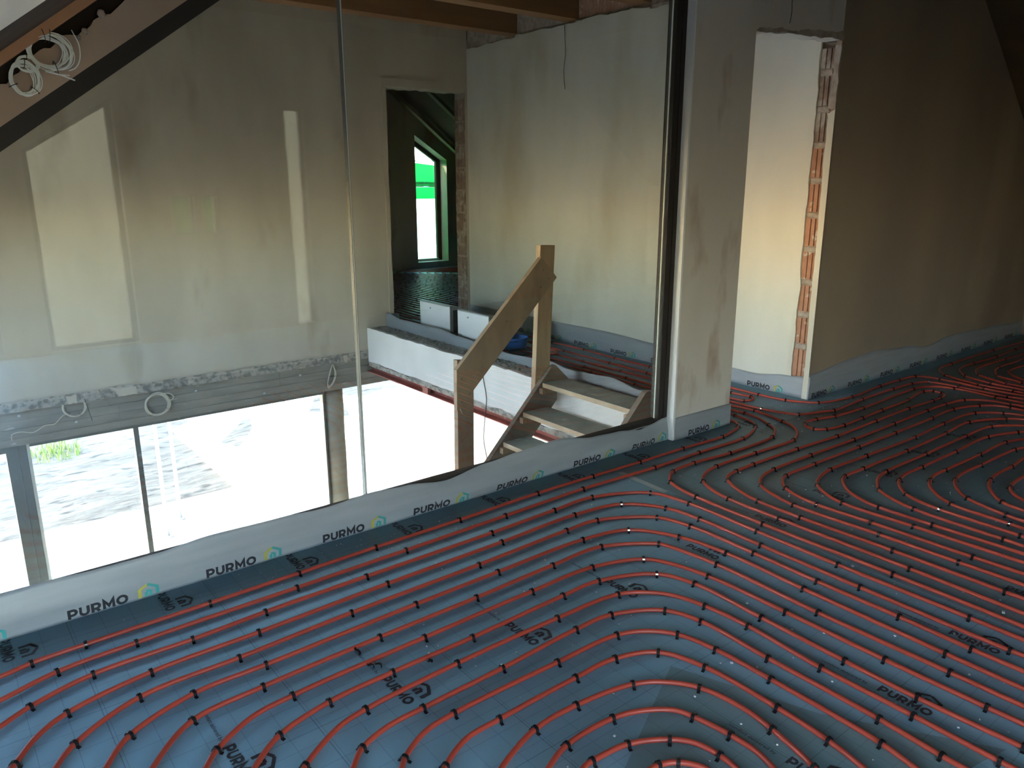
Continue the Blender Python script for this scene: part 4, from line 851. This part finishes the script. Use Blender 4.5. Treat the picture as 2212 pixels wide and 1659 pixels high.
'q11': [(5.446,1.48,0),(5.258,1.574,0),(5.169,1.596,1),(4.722,1.614,1),(4.522,1.621,0),(4.372,1.605,1),(4.25,1.547,0),(4.148,1.45,1),(4.074,1.241,1),(4.062,1.162,0),(4.028,0.96,0)],
'q12': [(5.336,1.446,0),(5.174,1.491,0),(5.052,1.503,0),(4.833,1.492,1),(4.625,1.496,0),(4.518,1.482,1),(4.378,1.433,0),(4.236,1.32,1),(4.199,1.209,0),(4.168,1.002,0)],
'q13': [(5.046,1.354,0),(4.892,1.378,0),(4.723,1.39,0),(4.569,1.387,0),(4.486,1.372,1),(4.406,1.333,0),(4.343,1.259,0),(4.28,1.111,0)],
's1': [(4.9,8.4,0),(4.95,7.6,0),(5.08,6.9,1),(5.12,6.3,1),(5.12,5.83,1),(5.12,5.36,1),(5.09,4.91,1),(5.08,4.47,1),(5.055,3.9,0),(5.04,3.32,1),(5.063,3.102,1),(5.192,2.912,1),(5.538,2.841,1),(6.02,2.867,1),(6.333,2.866,1),(6.564,2.839,1),(6.614,2.754,0),(6.626,2.664,1),(6.617,2.505,0),(6.586,2.313,1),(6.589,2.032,0),(6.577,1.857,0)],
'h1': [(4.75,8.4,0),(4.8,7.5,0),(4.93,6.7,1),(4.94,5.95,1),(4.93,5.44,1),(4.91,4.8,1),(4.89,4.33,1),(4.9,3.8,0),(4.916,3.484,1),(4.937,3.319,1),(4.909,3.278,0),(4.863,3.258,0),(4.807,3.289,1),(4.782,3.406,1),(4.77,3.452,0),(4.755,3.8,0),(4.76,4.16,1),(4.76,4.52,1),(4.77,5,1),(4.76,5.5,0),(4.74,6.1,0),(4.68,6.9,0),(4.62,8.4,0)],
's2': [(4.69,3.75,0),(4.698,3.491,0),(4.704,3.371,1),(4.72,3.079,1),(4.766,2.89,0),(4.808,2.833,1),(5.009,2.759,0),(5.093,2.732,1),(5.53,2.754,1),(6.008,2.757,1),(6.292,2.742,1),(6.46,2.685,1),(6.474,2.608,0),(6.483,2.462,1),(6.471,2.347,0),(6.469,2.103,1),(6.484,1.996,0),(6.48,1.826,0)],
'v1': [(9.576,2.814,0),(8.917,2.834,0),(8.195,2.855,1),(7.767,2.861,0),(7.28,2.854,1),(7.1,2.853,0),(6.968,2.819,0),(6.869,2.762,0),(6.8,2.694,1),(6.736,2.554,0),(6.69,2.392,1),(6.682,2.138,1),(6.674,2.061,0),(6.66,1.884,0)],
'v2': [(9.247,2.71,0),(8.625,2.733,0),(8.416,2.74,1),(7.929,2.723,1),(7.457,2.738,1),(7.256,2.741,0),(7.106,2.708,0),(7.003,2.655,0),(6.907,2.578,1),(6.836,2.451,0),(6.805,2.344,1),(6.779,2.098,0),(6.771,1.919,0)],
'v3': [(8.852,2.583,0),(8.271,2.611,0),(7.868,2.629,1),(7.373,2.64,0),(7.254,2.628,0),(7.145,2.591,0),(7.033,2.524,1),(6.949,2.394,0),(6.894,2.262,1),(6.882,2.133,0),(6.868,1.95,0)],
'v4': [(8.625,2.511,0),(8.054,2.537,0),(7.808,2.525,0),(7.478,2.538,1),(7.337,2.511,0),(7.216,2.462,0),(7.128,2.413,1),(7.059,2.284,0),(7.03,2.192,1),(6.995,1.991,0)],
'v5': [(8.228,2.384,0),(7.721,2.422,0),(7.564,2.431,0),(7.402,2.423,0),(7.303,2.391,0),(7.138,2.221,0),(7.089,2.02,0)],
}
PR = 0.0086
def clip_mesh():
    m_ = MB(); prof_o = [(-0.019, 0.0005), (-0.0115, 0.0035)]+[(0.0118*cos(radians(a)), 0.0100+0.0118*sin(radians(a))) for a in range(180, -1, -30)]+[(0.0115, 0.0035), (0.019, 0.0005)]
    prof_i = [(-0.019, 0.0), (-0.0098, 0.001)]+[(0.0090*cos(radians(a)), 0.0095+0.0092*sin(radians(a))) for a in range(180, -1, -30)]+[(0.0098, 0.001), (0.019, 0.0)]
    n = len(prof_o); h = 0.0042
    V = []
    for x in (-h, h): V += [(x, p[0], p[1]) for p in prof_o]+[(x, p[0], p[1]) for p in prof_i]
    F = []
    for i in range(n-1):
        F += [(i, i+1, 2*n+i+1, 2*n+i), (n+i, 3*n+i, 3*n+i+1, n+i+1), (i, n+i, n+i+1, i+1), (2*n+i, 2*n+i+1, 3*n+i+1, 3*n+i)]
    F += [(0, 2*n, 3*n, n), (n-1, 2*n-1, 4*n-1, 3*n-1)]
    me = bpy.data.meshes.new('pipe_clip'); me.from_pydata(V, [], F); me.materials.append(M['clip'])
    return me
ME_CLIP = clip_mesh()
def ordinal(k): return ['first', 'second', 'third', 'fourth', 'fifth', 'sixth', 'seventh', 'eighth', 'ninth', 'tenth', 'eleventh', 'twelfth', 'thirteenth', 'fourteenth', 'fifteenth', 'sixteenth', 'seventeenth'][k-1]
rc = random.Random(9)
def pipe(key, label, group):
    pts = PIPES[key]; ctr = Vector((pts[len(pts)//2][0], pts[len(pts)//2][1], 0))
    P3 = [Vector((p[0], p[1], PR+0.0015)) - ctr for p in pts]
    for k, p in enumerate(P3):
        if not pts[k][2]: p.z += 0.0012
    S = crom(P3, 0.022)
    t = MB().tube(S, PR, 10).done('tube', 'pipe', None, True)
    root = empty('heating_pipe', ctr); t.parent = root
    tag(root, label, 'pipe', group)
    for k, p in enumerate(pts):
        if not p[2]: continue
        a = P3[max(0, k-1)]; b = P3[min(len(P3)-1, k+1)]
        # tangent from the sampled curve
        j = min(range(len(S)), key=lambda q: (S[q]-P3[k]).length); tt = S[min(j+1, len(S)-1)]-S[max(0, j-1)]
        o = bpy.data.objects.new('pipe_clip', ME_CLIP); COL.objects.link(o); o.parent = root; o.location = (P3[k].x, P3[k].y, 0.0012)
        o.rotation_euler = (0, 0, atan2(tt.y, tt.x)+rc.uniform(-.12, .12)); o.scale = (1.25, 1.08, 1.04)
    return root
for k in range(1, 18):
    if k == 1: lab = 'orange heating pipe nearest the glass, its right end curling round the pillar foot'
    elif k == 2: lab = 'second orange heating pipe from the glass, running right to the doorway by the pillar'
    elif k == 17: lab = 'innermost orange heating pipe loop at the bottom edge of the floor'
    else: lab = '%s orange heating pipe counted from the glass, bending toward the lower right' % ordinal(k)
    pipe('p%d' % k, lab, 'curving pipes on the near floor')
for k in range(1, 14):
    if k == 1: lab = 'red heating pipe from the doorway making the leftmost of the sharp bends'
    elif k == 2: lab = 'red heating pipe from the doorway making the second sharp bend from the left'
    elif k == 3: lab = 'red heating pipe with the third sharp bend and two hairpin loops near the dark wall'
    else: lab = 'red heating pipe making the %s sharp bend from the left on the right floor' % ordinal(k)
    pipe('q%d' % k, lab, 'sharply bent pipes on the right floor')
pipe('s1', 'red heating pipe running round the corner of the pale doorway wall, nearest the wall', 'pipes through the doorway')
pipe('s2', 'red heating pipe second from the wall corner at the doorway', 'pipes through the doorway')
pipe('h1', 'orange heating pipe with a tight hairpin just past the doorway pillar', 'pipes through the doorway')
for k, lab in zip(range(1, 6), ('leftmost and farthest of the dark red bends beside the dark wall', 'second dark red bend from the left beside the dark wall', 'middle of the five dark red bends beside the dark wall', 'fourth dark red bend from the left beside the dark wall', 'last dark red bend, at the right edge beside the dark wall')):
    pipe('v%d' % k, 'heating pipe, ' + lab, 'dim pipes beside the dark wall')
# pipes of the green lit room
ME_LANE = []
for k in range(46):
    x = 4.42+0.1*k; yc = 12.46-(x-7.0)*1.0 if x > 7.0 else 12.30-0.02*(k % 2)
    if yc < 9.0: continue
    y0 = 7.95 if x < 5.3 else 8.2
    pts = [(x, y0, 0), (x, (y0+yc)/2, 0), (x, yc-0.25, 0), (x+0.02, yc-0.09, 0), (x+0.10, yc-0.01, 0), (x+0.28, yc, 0), (min(9.3, x+2.2), yc, 0)]
    if x <= 7.0: pts = [(x, y0, 0), (x, (y0+yc)/2, 0), (x, yc-0.05, 0)]
    ctr = Vector((x, 10, 0)); S = crom([Vector((p[0], p[1], 0.0125))-ctr for p in pts], 0.12)
    t = MB().tube(S, PR, 6).done('tube', 'pipe_lane', None, True); root = empty('heating_pipe', ctr); t.parent = root
    tag(root, 'one of the parallel heating pipes on the floor of the green lit room', 'pipe', 'parallel pipes in the green lit room')
    cm = MB(); yy = y0+0.2+0.3*rc.random()
    while yy < yc-0.4:
        cm.box(-0.013, 0.013, yy-10-0.004, yy-10+0.004, 0, 0.024); yy += 0.42+0.12*rc.random()
    tag(cm.done('pipe_clips', 'clip', root), None, None, kind='stuff')

# loose clips, crumbs
for (x, y, r_, lab) in ((1.037, 2.207, 0.3, 'loose black pipe clip lying between two pipes on the left floor'), (1.028, 2.10, 1.2, 'first of the broken black clips beside the slogan on the left floor'), (1.052, 2.09, 0.9, 'second of the broken black clips beside the slogan on the left floor'), (1.20, 1.99, 2.0, 'stray black clip end sticking out behind a pipe on the left floor')):
    c = bpy.data.objects.new('loose_clip', ME_CLIP); COL.objects.link(c); c.location = (x, y, 0.002); c.rotation_euler = (1.3, 0, r_); tag(c, lab, 'clip')
cm = MB(); rc = random.Random(77)
def crumb(x, y, s):
    a = rc.uniform(0, 6.28); ax = Vector((cos(a), sin(a), 0)); ay = Vector((-sin(a), cos(a), 0))
    cm.obox((x, y, 0.0015+s*0.5), ax, ay, Vector((0, 0, 1)), s, s*rc.uniform(.4, 1), s*0.5)
for k in range(420): crumb(rc.uniform(1.2, 6.5), rc.uniform(0.3, 2.95), rc.uniform(0.0013, 0.0034))
for k in range(70): crumb(0.3+2.0*rc.random(), 2.75+0.27*rc.random(), rc.uniform(0.001, 0.0022))
for k in range(60): crumb(rc.gauss(4.9, 0.35), rc.gauss(2.85, 0.12), rc.uniform(0.0015, 0.004))
for x, y, s in ((3.10, 0.90, .006), (2.39, 1.55, .004), (2.02, 1.35, .004), (3.0, 1.45, .005), (3.55, 2.42, .005)): crumb(x, y, s)
tag(cm.done('foam_crumbs', 'crumb'), 'tiny white foam crumbs scattered over the grey floor foil', 'crumbs', kind='stuff')

# ------------------------------------------------------------ timber stair with posts and rail
stair = tag(empty('timber_stair', (3.6, 4.0, -2.95)), 'rough timber stair with dusty treads, two posts and a slanted handrail below the landing', 'stair')
O = Vector((3.6, 4.0, -2.95))
def off(o): o.data.transform(Matrix.Translation(-O)); return o
def spart(nm, mt, mb): o = mb.done(nm, mt); off(o); o.parent = stair; return o
SL = 0.2/0.1935
def stringer(y0, y1):
    t = lambda x: 0.212+SL*(x-3.834); b = lambda x: t(x)-0.335
    xb = 3.60-(2.95+b(3.6))/SL; xt2 = 3.6-(2.95+t(3.6))/SL
    P = [(xb, -2.95), (3.893, b(3.893)), (3.893, 0.075), (4.012, 0.080), (4.012, 0.095), (3.875, 0.222), (3.834, 0.212), (xt2, -2.95)]
    return MB().prism(P, y0, y1)
spart('stringer', 'wood_string', stringer(4.375, 4.415)); spart('stringer', 'wood_string', stringer(3.400, 3.442))
rs = random.Random(4)
for k in range(14):
    x = 3.745-0.1935*k; z = 0.10-0.2*k
    tr = MB(); dx = rs.uniform(-.004, .004)
    tr.box(x+dx, x+dx+0.245, 3.448, 4.371, z-0.036, z)
    o = spart('tread', 'wood_grey', tr)
    e = MB().box(x+dx-0.0015, x+dx+0.0005, 3.447, 4.372, z-0.0355, z-0.001).done('front_edge', 'wood_edge'); off(e); e.parent = o
    for a, b in ((4.335, 4.374), (3.443, 3.482)):
        spart('cleat', 'wood', MB().box(x-0.035, x+0.15, a, b, z-0.080, z-0.037))
# posts and rail
spart('post', 'wood', MB().prism([(3.748, 1.146), (3.890, 1.140), (3.842, 0.02), (3.695, -0.14)], 4.417, 4.465))
spart('post', 'wood_rail', MB().prism([(2.982, 0.378), (3.122, 0.358), (3.09, -2.95), (2.945, -2.95)], 4.417, 4.465))
rail = spart('handrail', 'wood_rail', MB().prism([(2.949, 0.318), (3.724, 1.062), (3.805, 0.985), (3.879, 0.902), (3.093, 0.150), (2.972, 0.028), (2.946, 0.02)], 4.378, 4.415))
nb_ = MB()
for x, z in ((2.99, 0.25), (3.06, 0.13), (2.99, 0.08), (3.745, 0.97), (3.80, 0.90), (3.72, 0.84), (3.40, 0.62)):
    nb_.tube([(x, 4.3765, z), (x, 4.379, z)], 0.0042, 8)
n_o = nb_.done('screw_heads', 'dark'); off(n_o); n_o.parent = rail; n_o['kind'] = 'stuff'
for p in ([(2.972, 4.377, 0.035), (2.985, 4.372, -0.005), (3.0, 4.374, -0.012)], [(3.545, 4.39, 0.56), (3.55, 4.382, 0.60)]):
    o = MB().tube(p, [0.004, 0.0025, 0.001][:len(p)], 5).done('wood_splinter', 'wood_edge'); off(o); o.parent = rail
tag(MB().tube(crom([(3.885, 5.42, 0.075), (3.878, 5.36, 0.04), (3.880, 5.341, -0.081), (3.882, 5.30, -0.25), (3.882, 5.327, -0.451), (3.88, 5.345, -0.653), (3.88, 5.29, -0.846), (3.88, 5.25, -1.1), (3.88, 5.3, -1.6)], .04), 0.0045, 6).done('hanging_cable', 'black', None, True), 'thin black cable hanging down in front of the white landing edge', 'cable')
tag(MB().tube(crom([(5.248, 5.86, 3.03), (5.247, 5.85, 2.90), (5.246, 5.839, 2.80), (5.247, 5.86, 2.62), (5.246, 5.84, 2.46)], .04), 0.004, 6).done('hanging_cable', 'seal', None, True), 'thin grey cable hanging from the joists down the landing wall', 'cable')

# ------------------------------------------------------------ manifold cabinets on the landing
def cabinet(y0, y1, h, lab):
    c = tag(empty('manifold_cabinet', (4.27, (y0+y1)/2, 0.022)), lab, 'cabinet', 'manifold cabinets on the landing')
    yy = (y1-y0)/2; d = 0.115; h -= 0.022
    MB().box(0, 0.010, -yy, yy, 0, h).done('front_panel', 'white_metal', c)
    b = MB().box(0.012, d, -yy+0.004, yy-0.004, 0, h-0.004).done('body', 'grey_metal', c)
    MB().box(0.004, 0.055, -yy-0.002, yy+0.004, h, h+0.012).done('top_flange', 'grey_metal', c)
    MB().box(0.045, 0.095, -yy+0.0015, -yy+0.0045, h*0.24, h*0.90).done('side_slot', 'dark', c)
    MB().box(0.050, 0.090, -yy+0.0015, -yy+0.0045, h*0.12, h*0.20).done('knockout', 'seal', c)
    MB().tube([(-0.002, 0.08, h*0.86), (0.001, 0.08, h*0.86)], 0.008, 10).done('lock', 'dark', c)
cabinet(6.445, 7.010, 0.378, 'white manifold cabinet standing on the landing, the one nearer the back doorway')
cabinet(5.785, 6.300, 0.367, 'white manifold cabinet on the landing, the one partly behind the handrail')
tub = tag(empty('blue_tub', (4.60, 5.80, 0.02)), 'blue plastic tub on the landing pipes seen beneath the handrail', 'tub')
V = []; F = []; n = 28
for (r_, z) in ((0.09, 0.0), (0.115, 0.0), (0.13, 0.11), (0.135, 0.115), (0.128, 0.12), (0.118, 0.11), (0.10, 0.01)):
    for q in range(n): V.append((r_*cos(2*pi*q/n), r_*sin(2*pi*q/n), z))
for k in range(6):
    for q in range(n): F.append((k*n+q, k*n+(q+1) % n, (k+1)*n+(q+1) % n, (k+1)*n+q))
F.append(tuple(6*n+q for q in range(n))); F.append(tuple(range(n-1, -1, -1)))
mk('shell', V, F, 'blue', tub, True)
MB().tube(crom([(-0.13, 0.03, 0.10), (-0.16, 0.0, 0.12), (-0.15, -0.08, 0.10), (-0.06, -0.125, 0.095)], .02), 0.004, 6).done('bail_handle', 'black', tub, True)
def loopy(cx, cy, z, r, n, jit, rnd, sq=1.0, plane='z'):
    P = []
    for i in range(n*22):
        a = 2*pi*i/22; rr = r+jit*noise.noise(Vector((i*0.13, r*9, z))); k = jit*0.7*noise.noise(Vector((i*0.21, 3, r)))
        if plane == 'z': P.append((cx+rr*cos(a), cy+rr*sin(a)*sq, z+abs(k)))
        else: P.append((cx+rr*cos(a), cy+k, z+rr*sin(a)*sq))
    return P
cc = MB().tube(loopy(0, 0, 0.012, 0.12, 4, 0.05, rc), 0.005, 6)
tag(cc.done('cable_heap', 'black', None, True, (4.50, 5.56, 0.018)), 'black cable heap on the landing in front of the blue tub', 'cable')
hoop = MB().tube(loopy(0, 0, 0.02, 0.10, 3, 0.03, rc), 0.0085, 8)
tag(hoop.done('pipe_offcut', 'pipe_lane', None, True, (4.66, 5.40, 0.022)), 'short coiled offcut of orange pipe right of the blue tub', 'pipe')
tag(MB().tube([(4.50, 5.40, 0.02), (4.56, 5.44, 0.17)], 0.006, 8).done('white_stick', 'white_metal', None, True), 'thin white stick leaning beside the upper stair post', 'stick')
tag(MB().tube(crom([(4.24, 5.87, 0.10), (4.22, 5.84, 0.135), (4.21, 5.76, 0.14), (4.25, 5.70, 0.10)], .02), 0.005, 6).done('cabinet_lead', 'black', None, True), 'short black lead curling up in front of the second white cabinet', 'cable')

# ------------------------------------------------------------ coils of cable
def coil(name, c, r, sq, loops, cr_, mt, lab, grp, tilt=0.0, ties=(), spread=0.012, seed=1):
    root = tag(empty(name, c), lab, 'cable coil', grp); rnd = random.Random(seed); m_ = MB()
    for k in range(loops):
        P = []; dr = rnd.uniform(-spread, spread); dy = rnd.uniform(-spread*0.8, spread*0.8); ph = rnd.uniform(0, 6.28); ox = rnd.uniform(-1, 1)*spread*.35; oz = rnd.uniform(-1, 1)*spread*.35
        for i in range(40):
            a = 2*pi*i/40; rr = r+dr*(0.45+0.55*cos(a-0.4)) + spread*0.18*sin(3*a+ph)
            P.append((ox+rr*cos(a), dy*(0.6+0.4*sin(a*2+ph)), oz+rr*sin(a)*sq))
        m_.tube(P, cr_, 6, closed=True)
    cab = m_.done('cable', mt, root, True)
    cab.rotation_euler = (0, tilt, 0)
    for a in ties:
        v = Vector((r*cos(a), 0, r*sin(a)*sq)); t = MB(); tv = Vector((-sin(a), 0, cos(a)*sq)).normalized(); u = Vector((cos(a), 0, sin(a))); 
        t.tube([v+(u*cos(q)+Vector((0, 1, 0))*sin(q))*(spread*1.25+cr_) for q in [2*pi*i/12 for i in range(12)]], 0.0011, 5, closed=True)
        o = t.done('cable_tie', 'black', root, True); o.rotation_euler = (0, tilt, 0)
    return root
coil('cable_coil', (0.474, 2.985, 2.004), 0.056, 0.86, 17, 0.0015, 'cable', 'larger coil of white cable hanging under the roof slope at upper left', 'white cable coils', ties=(1.75, 1.45, -1.35), spread=0.0155, seed=3)
coil('cable_coil', (0.395, 2.992, 1.918), 0.036, 1.28, 13, 0.0015, 'cable', 'smaller coil of white cable hanging lower left of the larger one', 'white cable coils', ties=(3.6, -0.75, 1.4), spread=0.010, seed=5)
coil('cable_coil', (0.412, 3.000, 1.965), 0.030, 0.75, 8, 0.0021, 'cable', 'small upper loop of white cable tucked behind the two hanging coils', 'white cable coils', ties=(1.6,), spread=0.006, seed=8)
for q, lab in (([(0.470, 2.985, 1.945), (0.500, 2.975, 1.935), (0.535, 2.97, 1.922)], 'loose white cable end pointing right below the larger coil'), ([(0.455, 2.98, 1.945), (0.49, 2.975, 1.937), (0.522, 2.97, 1.936)], 'second loose white cable end just above the lower one by the larger coil'), ([(0.432, 2.98, 1.955), (0.437, 2.978, 1.94), (0.436, 2.976, 1.925)], 'short white cable end hanging between the two coils')):
    tag(MB().tube(q, 0.0024, 6).done('cable_end', 'cable', None, True), lab, 'cable')
tag(MB().tube(crom([(0.545, 2.975, 2.075), (0.560, 2.97, 2.03), (0.556, 2.97, 1.985), (0.54, 2.97, 1.96), (0.52, 2.97, 1.95)], .01), 0.0018, 6).done('loose_cable_loop', 'cable', None, True), 'single white cable loop springing out right of the larger coil', 'cable')
coil('cable_coil', (1.690, 7.572, -0.425), 0.108, 0.98, 7, 0.005, 'cable_cream', 'round cream cable coil hanging on the concrete beam above the narrow mullion', 'cream cable coils on the beam', ties=(-2.2, -0.6), spread=0.018, seed=11)
tag(MB().tube(crom([(1.72, 7.56, -0.33), (1.80, 7.56, -0.335), (1.835, 7.56, -0.375), (1.815, 7.56, -0.405), (1.79, 7.56, -0.395)], .02), 0.005, 6).done('cable_end', 'cable_cream', None, True), 'cream cable end looping out at the top right of the beam coil', 'cable')
coil('cable_coil', (1.005, 7.575, -0.325), 0.090, 0.95, 5, 0.005, 'cable_cream', 'cream cable coil half hidden behind the rough edge, left end of the beam', 'cream cable coils on the beam', ties=(-1.2, -2.3), spread=0.016, seed=12)
tag(MB().tube(crom([(0.97, 7.57, -0.395), (0.93, 7.57, -0.378), (0.888, 7.57, -0.401), (0.829, 7.57, -0.452), (0.759, 7.57, -0.449), (0.664, 7.57, -0.495), (0.568, 7.57, -0.472), (0.504, 7.57, -0.485), (0.499, 7.57, -0.535)], .03), 0.0045, 6).done('cable_lead', 'cable_cream', None, True), 'thin cream cable trailing left along the beam to the window post', 'cable')
tag(MB().tube([(1.08, 7.50, -0.25), (1.115, 7.50, -0.46)], 0.003, 5).done('tie_wire', 'black', None, True), 'short dark tie wire hanging from the left cable coil', 'wire')
hk = tag(empty('cable_hank', (3.47, 7.57, -0.30)), 'narrow hank of cream cable hanging at the right end of the beam', 'cable coil'); m_ = MB(); rh = random.Random(6)
for k in range(7):
    a = rh.uniform(-.012, .012); b = rh.uniform(.012, .030)
    P = crom([(0.02+a*.3, a*.4, 0), (0.02+b, a, -0.10), (0.0+b*.8, a, -0.19), (-0.04+a, a*.5, -0.245+a), (-0.055, 0, -0.21), (-0.02-b*.4, -a, -0.12), (0.012, 0, -0.005)], .02); m_.tube(P, 0.0045, 6)
m_.done('cable', 'cable_cream', hk, True)
MB().tube([(-.035, -.016, -.13), (.045, -.016, -.135), (.045, .012, -.135), (-.035, .012, -.13)], 0.0025, 5, closed=True).done('cable_tie', 'black', hk)
